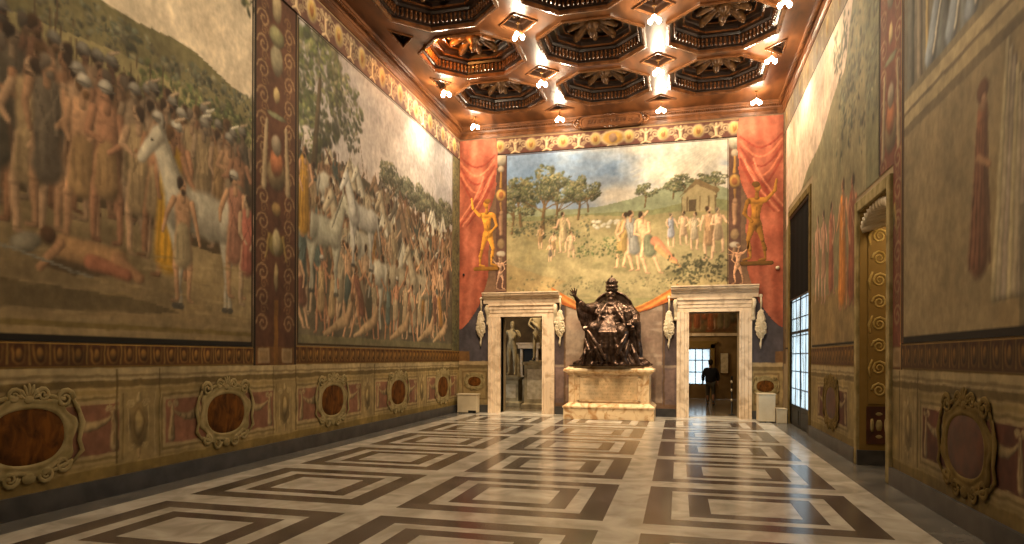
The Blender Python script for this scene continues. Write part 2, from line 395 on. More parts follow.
def fresco_encampment():
    r = random.Random(11); c = Cv(-17.6, -10.2, 1.86, 7.9, 46, (.58, .52, .40), 3)
    T = c.T[:, None]; S = c.S[None]
    c.mix(T > 5.3, (.86, .79, .67)); n = c.noise(1.6, 5, 4, 2, 1); c.mix((T > 5.5) * np.clip((n - .5) * 4, 0, 1) * .6, (.76, .72, .64)); c.mix((T > 5.5) * np.clip((n - .62) * 5, 0, 1) * .6, (.92, .85, .72))
    hill = 5.88 + .12 * np.sin(S * .9) + .05 * np.sin(S * 3.1)
    c.mix(T < hill, (.40, .38, .25))
    n = c.noise(.6, 5, 8, 2.2, 1); c.mix((T < hill) * np.clip((n - .45) * 5, 0, 1) * .8, (.49, .46, .31)); c.mix((T < hill) * np.clip((n - .6) * 6, 0, 1) * .7, (.29, .30, .21))
    for _ in range(120):
        x = r.uniform(-17.6, -10.2); p_foliage(c, x, 5.78 - abs(r.gauss(0, .25)), .22, .12, r, GREYGR, 9, .07)
    c.mix((T < 5.35 + .1 * np.sin(S * 1.4)) & (T > 5.0), (.60, .56, .38)); 
    for _ in range(60): p_foliage(c, r.uniform(-12.6, -10.2), r.uniform(4.9, 5.4), .25, .2, r, GREENS, 10, .08)
    g = T < 4.75 + .1 * np.sin(S); c.mix(g * .9, (.27, .22, .15)); g = T < 3.35 + .12 * np.sin(S * 1.3); c.mix(g, (.60, .53, .38))
    n = c.noise(1.2, 5, 21, 3.5, .5); c.mix(g * np.clip((n - .5) * 5, 0, 1) * .85, (.38, .32, .22)); c.mix(g * np.clip((n - .60) * 7, 0, 1) * .7, (.66, .58, .42))
    for _ in range(90):
        x = r.uniform(-17.6, -10.4); b = 4.75 + r.uniform(-.1, .25); c.cap(x, b, x + r.uniform(-.05, .05), b + r.uniform(.35, .75), .012, .007, (.30, .24, .17), 0, .9)
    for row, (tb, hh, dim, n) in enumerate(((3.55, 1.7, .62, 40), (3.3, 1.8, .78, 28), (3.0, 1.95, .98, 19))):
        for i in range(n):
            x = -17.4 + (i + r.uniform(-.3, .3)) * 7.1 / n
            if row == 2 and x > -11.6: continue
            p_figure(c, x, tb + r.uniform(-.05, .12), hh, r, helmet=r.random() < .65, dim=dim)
    # pale standing horse held by its grooms, spearmen beside it
    p_figure(c, -11.95, 2.75, 2.1, r, (.78, .60, .18), robe=(.80, .60, .16))
    p_horse(c, -11.25, 2.35, 2.35, (.74, .72, .64), -1, r)
    p_figure(c, -11.75, 2.45, 1.75, r, (.66, .60, .46)); p_figure(c, -10.65, 2.6, 2.0, r, (.60, .42, .34), helmet=True); p_figure(c, -10.35, 2.5, 1.8, r, (.62, .36, .30))
    for _ in range(150):
        x = r.uniform(-17.4, -10.4); y = r.uniform(2.1, 3.1); L = r.uniform(.2, .7); c.cap(x, y, x + L, y + r.uniform(-.04, .04), r.uniform(.015, .05), .01, r.choice([(.46, .40, .27), (.68, .61, .45), (.38, .33, .21), (.58, .50, .33)]), 0, .35, .8)
    c.poly([(-17.6, 2.35), (-14.2, 2.5), (-12.4, 2.42), (-11.8, 2.3), (-12.6, 2.24), (-17.6, 2.15)], (.30, .26, .17), .65)
    # a soldier resting on the ground with his cloak
    c.ell(-13.3, 2.72, .62, .10, (.34, .28, .2), 0, 0)
    c.cap(-13.55, 2.92, -12.85, 2.86, .17, .20, (.70, .55, .38)); c.cap(-12.85, 2.86, -12.5, 2.7, .13, .09, (.66, .50, .36)); c.cap(-13.6, 2.95, -13.85, 2.65, .07, .05, (.68, .52, .38)); c.ell(-13.75, 3.02, .11, .12, (.35, .25, .17))
    c.cap(-13.2, 2.8, -12.7, 2.72, .12, .1, (.62, .40, .30)); c.ell(-14.0, 2.9, .2, .12, (.6, .58, .5), .3, .5); c.line([(-14.3, 2.85), (-13.2, 2.62)], .018, (.5, .5, .45))
    p_foliage(c, -17.2, 7.5, .8, .7, r, GREENS, 160, .12); p_foliage(c, -14.15, 5.75, .25, .16, r, GREENS, 30, .07); p_foliage(c, -10.3, 7.55, .25, .4, r, GREENS, 40, .1)
    c.rect(c.s0, c.s1, 2.02, 2.1, (.42, .36, .2)); c.age(.10, 6); c.rect(c.s0, c.s1, 1.86, 1.93, (.10, .09, .07)); c.rect(-10.25, -10.2, 1.86, 7.9, (.17, .12, .07))
    return c

def fresco_battle():
    r = random.Random(23); c = Cv(-8.95, -.66, 1.92, 7.86, 40, (.6, .6, .6), 9); T = c.T[:, None]; S = c.S[None]
    c.mix(T > 0, (.66, .64, .63)); n = c.noise(1.8, 5, 31, 1.6, 1); c.mix(np.clip((n - .45) * 4, 0, 1) * .8, (.80, .77, .74)); c.mix(np.clip((n - .62) * 5, 0, 1) * .5, (.78, .68, .58)); c.mix(np.clip((.42 - n) * 6, 0, 1) * .6, (.55, .56, .58))
    low = T < 5.4 + .25 * np.sin(S * .8 + 1); c.mix(low, (.33, .31, .25)); n = c.noise(.7, 4, 37); c.mix(low * np.clip((n - .5) * 5, 0, 1) * .6, (.46, .43, .33)); c.mix(low * np.clip((.42 - n) * 5, 0, 1) * .6, (.24, .24, .20))
    for i in range(26): p_tree(c, r.uniform(-5.2, -.8), 5.2, r.uniform(.6, 1.15), r, GREYGR)
    p_foliage(c, -8.2, 6.9, .9, 1.1, r, GREENS + GREYGR, 420, .16); p_foliage(c, -7.2, 6.9, .7, .65, r, GREENS + GREYGR, 160, .12); p_foliage(c, -8.6, 5.7, .45, 1.0, r, GREENS, 140, .13); p_foliage(c, -6.9, 6.3, .35, .3, r, GREYGR, 50, .1)
    c.cap(-8.45, 5.0, -8.2, 7.0, .12, .07, (.26, .22, .15))
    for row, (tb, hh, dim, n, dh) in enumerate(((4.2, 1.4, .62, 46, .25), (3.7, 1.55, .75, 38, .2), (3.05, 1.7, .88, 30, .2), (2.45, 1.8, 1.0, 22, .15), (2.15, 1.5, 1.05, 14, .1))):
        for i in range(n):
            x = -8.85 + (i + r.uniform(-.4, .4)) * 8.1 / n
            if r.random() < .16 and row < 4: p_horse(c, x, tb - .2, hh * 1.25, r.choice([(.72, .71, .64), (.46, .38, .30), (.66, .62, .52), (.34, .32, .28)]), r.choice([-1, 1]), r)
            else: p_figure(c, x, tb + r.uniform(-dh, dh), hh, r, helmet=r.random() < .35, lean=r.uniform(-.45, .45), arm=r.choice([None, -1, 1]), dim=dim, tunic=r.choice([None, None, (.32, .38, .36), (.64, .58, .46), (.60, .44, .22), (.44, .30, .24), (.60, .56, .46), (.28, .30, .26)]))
        for i in range(6): x = r.uniform(-8.8, -.8); c.line([(x, tb + .8), (x + r.uniform(-.4, .4), tb + 2.1)], .012, (.30, .26, .2), .8)
    p_horse(c, -8.1, 2.9, 2.1, (.70, .70, .62), 1, r); p_horse(c, -6.4, 3.6, 1.9, (.74, .74, .70), -1, r); p_figure(c, -8.7, 3.9, 1.7, r, robe=(.72, .54, .2))
    for x in (-7.2, -6.0, -4.2, -2.5, -1.4):   # men sunk down in the foreground
        c.cap(x - .4, 2.3, x + .1, 2.5, .12, .17, (.68, .58, .44)); c.cap(x + .1, 2.5, x + .25, 2.8, .16, .09, (.66, .55, .42)); c.ell(x + .3, 2.95, .09, .11, (.5, .38, .28)); c.cap(x - .4, 2.3, x - .8, 2.15, .1, .06, (.66, .56, .42))
    c.mix((T < 2.12) * .8, (.42, .40, .28)); c.age(.10, 40); c.rect(c.s0, c.s1, 1.92, 1.97, (.16, .13, .09)); edge_frame(c, (.24, .19, .12), w=.035)
    return c

def fresco_pastoral():
    r = random.Random(5); c = Cv(1.51, 8.03, 3.45, 7.93, 44, (.6, .6, .45), 14); T = c.T[:, None]; S = c.S[None]
    c.mix(T > 5.6, (.50, .61, .76)); n = c.noise(1.5, 5, 51, 2.2, 1.0)
    c.mix((T > 5.8) * np.clip((n - .42 + .06 * (S - 4)) * 4, 0, 1) * .95, (.85, .82, .77)); c.mix((T > 5.8) * np.clip((n - .6) * 5, 0, 1) * .7, (.90, .84, .74)); c.mix((T > 6.2) * np.clip((.42 - n) * 6, 0, 1) * .7, (.36, .50, .68))
    for k in range(12):
        a = .95 + k * .07; c.line([(8.2, 8.1), (8.2 - 3 * math.cos(a - .7), 8.1 - 2.2 * math.sin(a - .5))], .03, (.90, .86, .74), .25)
    h1 = 6.25 + .5 * np.exp(-((S - 7.2) / 1.3) ** 2) + .1 * np.sin(S * 1.3); c.mix(T < h1, (.56, .60, .48)); h2 = 6.0 + .25 * np.exp(-((S - 7.4) / 1.0) ** 2); c.mix(T < h2, (.50, .52, .36))
    n = c.noise(.8, 5, 57, 1.8, .8); g = T < 5.9 + .05 * np.sin(S * 2); c.mix(g, (.62, .57, .41)); c.mix(g * np.clip((n - .48) * 5, 0, 1) * .8, (.49, .47, .33)); c.mix(g * np.clip((n - .62) * 6, 0, 1) * .8, (.72, .63, .42)); c.mix(g * np.clip((.38 - n) * 6, 0, 1) * .7, (.38, .37, .24))
    TR = [(.36, .40, .27), (.48, .49, .33), (.62, .58, .40), (.30, .34, .24), (.56, .56, .46)]
    for s, t, h in ((1.75, 5.9, 1.2), (6.5, 6.3, .6), (7.3, 6.4, .6), (2.0, 5.7, 1.5), (2.65, 5.35, 2.15), (3.1, 5.6, 1.6), (3.75, 5.85, 1.25), (1.7, 5.5, 1.3), (4.05, 6.05, .8), (5.7, 6.1, .7), (6.9, 6.2, .8), (7.7, 6.3, .7)): p_tree(c, s, t, h, r, TR, (.40, .31, .20))
    for k in range(40): p_foliage(c, r.uniform(1.6, 4.2), r.uniform(5.4, 5.9), .15, .12, r, TR, 8, .06)
    for k in range(26): c.ell(r.uniform(4.2, 5.1), r.uniform(5.55, 5.75), .08, .05, (.82, .80, .72))      # a flock
    c.poly([(6.75, 5.9), (6.75, 6.35), (7.15, 6.75), (7.7, 6.45), (7.7, 5.9)], (.66, .60, .44)); c.poly([(6.7, 6.35), (7.15, 6.85), (7.8, 6.5), (7.72, 6.38), (7.15, 6.68)], (.46, .38, .26)); c.rect(6.95, 7.15, 5.9, 6.25, (.34, .28, .2))
    for s in (6.75, 6.9, 7.25, 7.5, 7.68): c.rect(s - .02, s + .02, 5.9, 6.35, (.42, .35, .24))
    c.poly([(1.5, 4.6), (2.6, 4.2), (3.4, 4.0), (2.5, 3.5), (1.5, 3.5)], (.64, .54, .36), .6)
    for s, t, h, tu in ((2.6, 5.0, .7, None), (3.3, 4.85, 1.25, (.74, .66, .5)), (3.0, 4.75, .75, None), (2.9, 4.6, .6, None), (3.55, 4.7, .8, (.76, .66, .52)), (6.45, 4.9, 1.0, (.62, .64, .70)), (6.8, 4.95, 1.0, (.74, .62, .5)), (7.1, 4.8, 1.1, (.7, .64, .54)), (7.5, 4.5, 1.55, (.66, .52, .38)), (7.75, 4.7, 1.3, (.58, .50, .40))):
        p_figure(c, s, t, h, r, tu, skin=(.86, .70, .56))
    p_figure(c, 5.0, 4.35, 1.65, r, (.70, .58, .34), skin=(.84, .66, .50), lean=.15); p_figure(c, 5.45, 4.25, 1.8, r, (.60, .60, .58), skin=(.86, .68, .52), lean=-.15, arm=1); p_figure(c, 5.95, 4.15, 1.85, r, (.44, .46, .36), skin=(.88, .70, .54), lean=-.3)
    c.cap(6.0, 5.1, 6.6, 4.5, .16, .05, (.78, .46, .34), a=.8); c.cap(6.05, 4.9, 6.7, 4.35, .10, .04, (.80, .56, .36), a=.8)
    for _ in range(60): p_foliage(c, r.uniform(6.4, 7.9), r.uniform(3.9, 4.6), .14, .12, r, [(.26, .27, .18), (.34, .33, .22)], 6, .06)
    for _ in range(40): p_foliage(c, r.uniform(3.6, 5.0), r.uniform(4.7, 5.2), .14, .1, r, [(.34, .40, .22), (.44, .50, .30)], 5, .05)
    for _ in range(80): p_foliage(c, r.uniform(1.6, 8), r.uniform(3.5, 4.1), .14, .08, r, [(.52, .52, .36), (.62, .58, .42)], 5, .05)
    c.age(.06, 60); edge_frame(c, (.30, .20, .14), w=.045); c.rect(3.1, 6.5, 3.44, 3.50, (.60, .56, .41))
    return c

def fresco_offering():
    r = random.Random(33); c = Cv(.45, 8.9, 1.95, 7.9, 36, (.6, .55, .5), 19); T = c.T[:, None]; S = c.S[None]
    c.mix(T > 0, (.80, .70, .62)); n = c.noise(1.4, 5, 71, .6, 1.6); c.mix(np.clip((n - .5) * 4, 0, 1) * .7, (.84, .78, .64)); c.mix(np.clip((n - .62) * 7, 0, 1) * .4, (.62, .50, .42))
    hill = 5.5 + 2.2 * np.clip((S - 6.9) / 1.3, 0, 1) + .26 * (S - 2) + .08 * np.sin(S * 2.3); c.mix(T < hill, (.48, .45, .33)); n = c.noise(.8, 5, 73, .6, 1.5); m = T < hill; c.mix(m * np.clip((n - .5) * 5, 0, 1) * .8, (.40, .40, .29)); c.mix(m * np.clip((n - .62) * 6, 0, 1) * .6, (.58, .50, .36))
    c.mix((S > 8.25) * .9, (.36, .36, .26))
    for k in range(50): p_foliage(c, r.uniform(6.2, 8.8), r.uniform(5.2, 7.6), .2, .3, r, GREYGR, 14, .1)
    low = T < 3.0 + .06 * np.sin(S * 2); c.mix(low, (.50, .42, .27))
    for s, t, h, sk, ro in ((3.9, 3.0, 1.5, (.70, .52, .44), None), (4.6, 2.9, 1.8, (.80, .64, .56), None), (5.2, 2.8, 1.9, (.76, .58, .50), None), (5.9, 2.9, 1.8, (.72, .52, .42), (.60, .34, .26)), (6.8, 2.55, 2.35, (.70, .5, .36), (.78, .48, .20)), (7.45, 2.6, 2.2, (.6, .4, .3), (.50, .26, .18))): p_figure(c, s, t, h, r, (.66, .5, .4), skin=sk, robe=ro)
    c.age(.12, 77); c.rect(c.s0, c.s1, 1.95, 2.0, (.10, .08, .05))
    return c

def fresco_temple():
    r = random.Random(44); c = Cv(9.98, 17.4, 1.9, 7.9, 42, (.52, .46, .34), 25); T = c.T[:, None]; S = c.S[None]
    n = c.noise(1.8, 5, 81, .8, 1.4); c.mix(np.clip((n - .45) * 4, 0, 1) * .8, (.60, .54, .41)); c.mix(np.clip((n - .6) * 5, 0, 1) * .5, (.50, .42, .28))
    c.rect(c.s0, c.s1, 5.05, 7.9, (.42, .40, .34))
    for s, w, col in ((10.1, .3, (.34, .34, .31)), (10.45, .22, (.46, .42, .36)), (10.75, .12, (.62, .54, .36)), (11.0, .5, (.36, .38, .38)), (11.7, .3, (.40, .42, .42)), (12.3, .4, (.52, .48, .38)), (13.2, .35, (.40, .4, .36)), (14.4, .4, (.52, .48, .38)), (15.8, .4, (.42, .4, .36))): c.cap(s + w / 2, 5.0, s + w / 2, 7.9, w / 2, w / 2, col, .6)
    for s in (10.9, 11.5, 12.0): c.cap(s, 5.2, s + .5, 6.4, .2, .12, (.46, .50, .54), .5); c.cap(s + .1, 5.2, s + .55, 6.2, .04, .03, (.66, .64, .58))
    for b0, b1, col in ((4.55, 4.66, (.40, .35, .26)), (4.66, 4.80, (.62, .56, .42)), (4.80, 4.86, (.38, .33, .25)), (4.86, 5.0, (.66, .60, .46)), (5.0, 5.08, (.46, .42, .33))): c.rect(c.s0, c.s1, b0, b1, col)
    for sx, tt, hh, ro in ((12.25, 2.5, 1.85, (.46, .30, .22)), (13.6, 2.4, 2.1, (.54, .40, .28)), (15.2, 2.4, 2.1, (.36, .34, .3)), (16.4, 2.3, 2.0, (.6, .5, .34))):
        c.cap(sx, tt + hh * .85, sx - .08, tt + .2, .13, .26, ro, .4)
        for q in range(5): c.cap(sx - .1 + .05 * q, tt + hh * .8, sx - .28 + .11 * q, tt + .1, .012, .025, np.array(ro) * .62, 0, .7)
        c.ell(sx, tt + hh * .9, .10, .13, (.60, .46, .34)); c.ell(sx, tt + hh * .95, .14, .13, np.array(ro) * .8); c.ell(sx + .02, tt + hh * .89, .07, .09, (.62, .47, .36))
        c.cap(sx - .1, tt + hh * .62, sx + .16, tt + hh * .55, .05, .04, (.6, .45, .33))
    for q in range(9): c.cap(12.75 + .06 * q, 4.5 - .1 * q, 12.5 + .1 * q, 2.3, .05, .09, (.60 - .03 * (q % 3), .56 - .03 * (q % 3), .44), .5)
    c.rect(12.95, 17.4, 1.95, 3.0, (.30, .28, .22), .55)
    c.age(.10, 88); c.rect(c.s0, c.s1, 1.9, 1.98, (.10, .08, .06)); c.rect(c.s0, c.s0 + .04, 1.9, 7.9, (.3, .22, .12))
    return c

# ------------------------------------------------------------------ painted ornament bands
def scroll(c, s, t, r0, col, w, f=1, turns=1.6):
    pts = []
    for i in range(15):
        a = i / 14 * turns * 2 * PI; q = r0 * (1 - i / 17); pts.append((s + f * q * math.cos(a), t + q * math.sin(a)))
    c.line(pts, w, col)

def band_pilaster(s0, s1, t0, t1, seed, ground=(.31, .20, .14), flip=1):
    r = random.Random(seed); c = Cv(s0, s1, t0, t1, 44, ground, seed); m = (s0 + s1) / 2; hw = (s1 - s0) / 2
    c.rect(s0, s1, t0, t0 + .32, (.38, .26, .14))
    for s in (m - hw * .55, m + hw * .55): c.rect(s - .15, s + .15, t0 + .04, t0 + .28, (.60, .52, .38)); c.rect(s - .11, s + .11, t0 + .08, t0 + .24, (.54, .45, .31))
    c.rect(m - .07, m + .07, t0, t0 + 1.1, (.46, .32, .14))
    t = t0 + .7
    while t < t1 - .2:
        for f in (-1, 1): scroll(c, m + f * hw * .6, t, .17, (.52, .42, .30), .022, f, 1.4); scroll(c, m + f * hw * .55, t + .24, .10, (.44, .33, .22), .016, -f, 1.3)
        t += .42
    y = t0 + 1.5      # hung trophies: mask, leaves, torso, cloth
    for k, (dy, a, b, col) in enumerate(((0, .07, .28, (.62, .56, .40)), (.55, .26, .22, (.50, .46, .28)), (.6, .13, .26, (.72, .68, .52)), (1.15, .14, .14, (.58, .48, .3)), (1.75, .3, .32, (.50, .44, .32)), (1.95, .2, .28, (.66, .42, .28)), (2.25, .16, .2, (.58, .54, .46)), (2.75, .3, .06, (.46, .48, .36)), (3.1, .1, .16, (.74, .66, .46)), (3.7, .2, .3, (.54, .52, .42)), (4.1, .24, .2, (.50, .50, .36)), (4.6, .15, .3, (.64, .58, .44)))):
        c.ell(m, y + dy, a, b, col, 0, .4)
    for f in (-1, 1): c.cap(m + f * .28, y + 2.6, m + f * .34, y + 1.5, .05, .09, (.60, .54, .42)); c.cap(m + f * .2, y + .7, m + f * .3, y + .3, .05, .02, (.54, .46, .26))
    c.age(.12, seed + 1)
    for a in (s0, s1 - .05): c.rect(a, a + .05, t0, t1, (.13, .09, .05)); c.rect(a + (.05 if a == s0 else -.02), a + (.07 if a == s0 else 0), t0, t1, (.56, .42, .22))
    return c

def band_frieze(s0, s1, t0, t1, seed, ground=(.36, .24, .20), period=1.0, phase=0.0, bright=1.0, big=None):
    r = random.Random(seed); c = Cv(s0, s1, t0, t1, 48, ground, seed); h = t1 - t0; tm = (t0 + t1) / 2; cream = np.array((.80, .70, .54)) * bright
    n = int((s1 - s0) / period) + 2
    for k in range(n + 1):
        s = s0 + phase + (k - .5) * period
        for f in (-1, 1): scroll(c, s + f * period * .23, tm + .02, h * .24, cream * .82, .025, f); scroll(c, s + f * period * .36, tm - h * .22, h * .14, cream * .8, .018, -f); scroll(c, s + f * period * .36, tm + h * .24, h * .12, cream * .8, .018, f)
        c.cap(s + period / 2, tm - h * .3, s + period / 2, tm + h * .12, .05, .07, cream); c.ell(s + period / 2, tm + h * .27, .05, .06, cream)
        for f in (-1, 1): c.cap(s + period / 2, tm + h * .08, s + period / 2 + f * .16, tm + h * .3, .035, .02, cream); c.cap(s + period / 2, tm - h * .3, s + period / 2 + f * .13, tm - h * .42, .04, .03, cream)
        c.ell(s, tm, .21, h * .42, cream * .95); c.ell(s, tm, .155, h * .33, np.array((.78, .66, .38)) * bright); c.ell(s, tm, .07, h * .2, np.array((.62, .40, .2)) * bright); c.ell(s, tm + h * .1, .04, .05, np.array((.8, .62, .4)) * bright)
    if big: c.ell(big, tm, .42, h * .48, cream); c.ell(big, tm, .33, h * .38, (.76, .58, .26)); c.ell(big, tm, .14, h * .3, (.56, .44, .36))
    c.age(.08, seed); c.rect(s0, s1, t0, t0 + .035, (.16, .10, .06)); c.rect(s0, s1, t1 - .025, t1, (.60, .50, .34))
    return c

def band_eggs(s0, s1, t0, t1, seed, blocks=(), k=1.0):
    c = Cv(s0, s1, t0, t1, 90, np.array((.34, .21, .09)) * k, seed); h = t1 - t0; P = .235; tm = (t0 + t1) / 2; gold = np.array((.66, .52, .25)) * k
    for i in range(int((s1 - s0) / P) + 2):
        s = s0 + i * P
        c.cap(s, tm + h * .18, s, tm - h * .12, P * .41, P * .36, gold, .3); c.cap(s, tm + h * .3, s, tm - h * .12, P * .31, P * .27, np.array((.27, .15, .06)) * k, 0); c.ell(s, tm + .01, P * .2, h * .31, np.array((.58, .43, .20)) * k, 0, .6)
        c.cap(s + P / 2, tm + h * .5, s + P / 2, tm - h * .35, .014, .02, gold * .8)
    for b in blocks: c.rect(b - .17, b + .17, t0, t1, np.array((.42, .30, .15)) * k); c.rect(b - .12, b + .12, t0 + .04, t1 - .04, np.array((.64, .55, .38)) * k)
    c.age(.08, seed); c.rect(s0, s1, t1 - .02, t1, gold); c.rect(s0, s1, t0, t0 + .02, gold * .7)
    return c

def dado_paint(s0, s1, t0, t1, seed, carts, narrows, k=1.0, dark=False, noledge=False):
    """painted dado: mouldings, reddish sunk panels with cloth swags, narrow pilasters"""
    r = random.Random(seed); c = Cv(s0, s1, t0, t1, 60, np.array((.56, .49, .31)) * k, seed); K = lambda *a: np.array(a) * k
    c.rect(s0, s1, 1.41, 1.56, K(.66, .60, .45)); c.rect(s0, s1, 1.45, 1.47, K(.50, .44, .31)); c.rect(s0, s1, 1.33, 1.41, K(.40, .34, .20)); c.rect(s0, s1, 1.30, 1.33, K(.62, .55, .38))
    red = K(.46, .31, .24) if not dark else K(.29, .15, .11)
    for x in carts:
        a, b = x - 1.2, x + 1.2
        c.rect(a - .12, b + .12, .42, 1.24, K(.62, .55, .38)); c.rect(a - .09, b + .09, .45, 1.21, K(.46, .40, .25)); c.rect(a - .05, b + .05, .48, 1.17, K(.64, .57, .41)); c.rect(a, b, .53, 1.12, red)
        w = c.win(a, b, .53, 1.12)
        if w is not None:
            n = c.noise(.5, 4, seed + int(abs(x) * 7))[w[0], w[1]]; mm = np.clip((n - .45) * 5, 0, 1)[..., None] * .6; c.img[w[0], w[1]] = c.img[w[0], w[1]] * (1 - mm) + (red * 1.32) * mm
        for f in (-1, 1):
            pts = [(x + f * (.55 + .1 * i), .93 - .09 * math.sin(i / 5 * PI * .9) + .012 * i) for i in range(6)]
            for (p, q), i in zip(zip(pts[:-1], pts[1:]), range(5)): c.cap(p[0], p[1], q[0], q[1], .10 - .016 * i, .088 - .016 * i, K(.57, .50, .36), .5)
            c.cap(x + f * 1.08, 1.02, x + f * 1.1, .60, .035, .075, K(.59, .52, .38), .5); c.cap(x + f * 1.06, 1.0, x + f * 1.1, .62, .008, .01, K(.42, .35, .22), 0)
            scroll(c, x + f * 1.02, 1.06, .05, K(.62, .55, .40), .014, f); scroll(c, x + f * 1.13, 1.06, .04, K(.60, .53, .38), .012, -f)
    for x in narrows:
        c.rect(x - .3, x + .3, .38, 1.27, K(.58, .51, .34)); c.rect(x - .26, x - .24, .42, 1.24, K(.40, .34, .2)); c.rect(x + .24, x + .26, .42, 1.24, K(.68, .61, .44))
        c.ell(x, .84, .17, .34, K(.50, .43, .28)); c.ell(x, .84, .10, .22, K(.42, .34, .2)); c.ell(x, .84, .075, .19, K(.68, .60, .40), 0, .5)
        for f in (-1, 1):
            scroll(c, x + f * .11, 1.1, .06, K(.66, .59, .42), .014, f); scroll(c, x + f * .11, .55, .05, K(.62, .55, .38), .014, -f)
            c.cap(x + f * .16, 1.05, x + f * .15, .62, .015, .012, K(.66, .59, .42), .4)
        c.cap(x, 1.15, x, 1.22, .05, .03, K(.66, .59, .42)); c.cap(x, .5, x, .42, .04, .02, K(.6, .52, .36))
    for x in narrows:
        for f in (-1, 1): c.rect(x + f * .335 - .012, x + f * .335 + .012, .22, 1.55, K(.28, .23, .13), .75)
    c.rect(s0, s1, t0, .36, K(.46, .39, .20), .8); c.rect(s0, s1, .36, .38, K(.62, .55, .36))
    c.age(.14, seed); return c

# ------------------------------------------------------------------ floor
def build_floor():
    xs = {'c': [(.84, 3.17), (3.59, 5.92), (6.33, 8.66)]}
    mb = MB(); XB = [0, .45]; 
    rows = [(-.95 - 2.4 * k - 2.02, -.95 - 2.4 * k) for k in range(9)]
    A, Bq, Cq = .28, .47, .70          # frame steps across
    D, Eq, Fq = .26, .42, .62          # frame steps along
    xc = sorted(set([0, .45, 9.04, W] + [v for a, b in xs['c'] for v in (a, a + A, a + Bq, a + Cq, b - Cq, b - Bq, b - A, b)]))
    yc = sorted(set([YF, .6] + [v for a, b in rows for v in (a, a + D, a + Eq, a + Fq, b - Fq, b - Eq, b - D, b)]))
    def colour(x, y):
        if x < .45 or x > 9.04: return 2
        for a, b in xs['c']:
            if a < x < b:
                for r0, r1 in rows:
                    if r0 < y < r1:
                        dx = min(x - a, b - x); dy = min(y - r0, r1 - y)
                        if dx < A or dy < D: return 1
                        if dx < Bq or dy < Eq: return 0
                        if dx < Cq or dy < Fq: return 1
                        return 0
        return 0
    V = {}
    def vi(i, j):
        if (i, j) not in V: V[(i, j)] = len(mb.v); mb.v.append((xc[i], yc[j], 0))
        return V[(i, j)]
    for i in range(len(xc) - 1):
        for j in range(len(yc) - 1):
            mb.f.append([vi(i, j), vi(i + 1, j), vi(i + 1, j + 1), vi(i, j + 1)]); mb.m.append(colour((xc[i] + xc[i + 1]) / 2, (yc[j] + yc[j + 1]) / 2))
    o = mb.build('floor', [M['floor_white'], M['floor_dark'], M['floor_slate']], recalc=False); struct(o)
    s = MB(); s.box(-.4, W + .4, YF - .3, .6, -.2, -.002); struct(s.build('floor', M['floor_slate']))
build_floor()

# ------------------------------------------------------------------ walls
mb = MB(); mb.box(-.4, 0, YF, 0, 0, 9.6); struct(mb.build('wall_left', M['plaster']))
WY0, WY1, WZ = -3.75, -1.12, 5.38            # tall window in the right wall
DY0, DY1, DZ = -9.40, -7.86, 4.05            # doorway in the right wall
mb = MB(); t = .42
for y0, y1, z0, z1 in ((YF, DY0, 0, 9.6), (DY0, DY1, DZ, 9.6), (DY1, WY0, 0, 9.6), (WY0, WY1, WZ, 9.6), (WY1, 0, 0, 9.6)): mb.box(W, W + t, y0, y1, z0, z1)
struct(mb.build('wall_right', M['plaster']))
L0, L1, LZ = 1.37, 2.69, 2.95; R0, R1, RZ = 6.96, 8.32, 3.02
mb = MB()
for x0, x1, z0, z1 in ((-.4, L0, 0, 9.6), (L0, L1, LZ, 9.6), (L1, R0, 0, 9.6), (R0, R1, RZ, 9.6), (R1, W + .42, 0, 9.6)): mb.box(x0, x1, 0, .6, z0, z1)
wall_back = struct(mb.build('wall_back', M['plaster']))
mb = MB(); mb.box(-.4, W + .42, YF - .3, YF, 0, 9.6); struct(mb.build('wall_front', M['plaster']))

# frescoes
f = tag(fresco_encampment().mesh('fresco', LEFT(.008)), 'fresco of spearmen and a pale horse under a green hill on the left wall', 'painting')
f = tag(fresco_battle().mesh('fresco', LEFT(.008)), 'fresco of a dense battling crowd below trees and cloudy sky, left wall', 'painting')
f = tag(fresco_pastoral().mesh('fresco', BACK(.008)), 'landscape fresco with trees, hut and blue sky above the bronze statue', 'painting')
c = fresco_offering()
for a0, a1, b1 in ((.85, 4.02, 5.68), (7.66, 9.0, 4.30)): c.al[(c.T[:, None] < b1) & (c.S[None] > a0) & (c.S[None] < a1)] = False
f = tag(c.mesh('fresco', RIGHT(.008)), 'fresco with pinkish sky and robed figures around the tall window, right wall', 'painting')
f = tag(fresco_temple().mesh('fresco', RIGHT(.008)), 'faded beige fresco with stone ledge and hooded brown robed figure, right wall', 'painting')

# painted bands (trim)
n_trim = [0]
def trim(o):
    n_trim[0] += 1; o.name = 'trim_%d' % n_trim[0]; return struct(o)
trim(band_pilaster(-10.2, -8.98, 1.56, 7.9, 3).mesh('trim', LEFT(.010)))
trim(band_pilaster(8.93, 9.98, 1.56, 7.9, 5, ground=(.40, .22, .16)).mesh('trim', RIGHT(.010)) if False else (lambda c: (c.al.__setitem__((c.T[:, None] < 4.32) & (c.S[None] < 9.57), False), c.mesh('trim', RIGHT(.010)))[1])(band_pilaster(8.93, 9.98, 1.56, 7.9, 5, ground=(.40, .22, .16))))
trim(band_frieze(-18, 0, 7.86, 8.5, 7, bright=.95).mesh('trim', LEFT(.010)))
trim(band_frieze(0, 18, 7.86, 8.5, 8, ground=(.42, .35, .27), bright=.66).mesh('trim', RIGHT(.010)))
trim(band_frieze(1.22, 8.3, 7.93, 8.47, 9, ground=(.34, .20, .17), period=.98, phase=.59, big=4.78).mesh('trim', BACK(.012)))
c = Cv(-.66, 0, 1.56, 7.86, 30, (.40, .38, .26), 61)
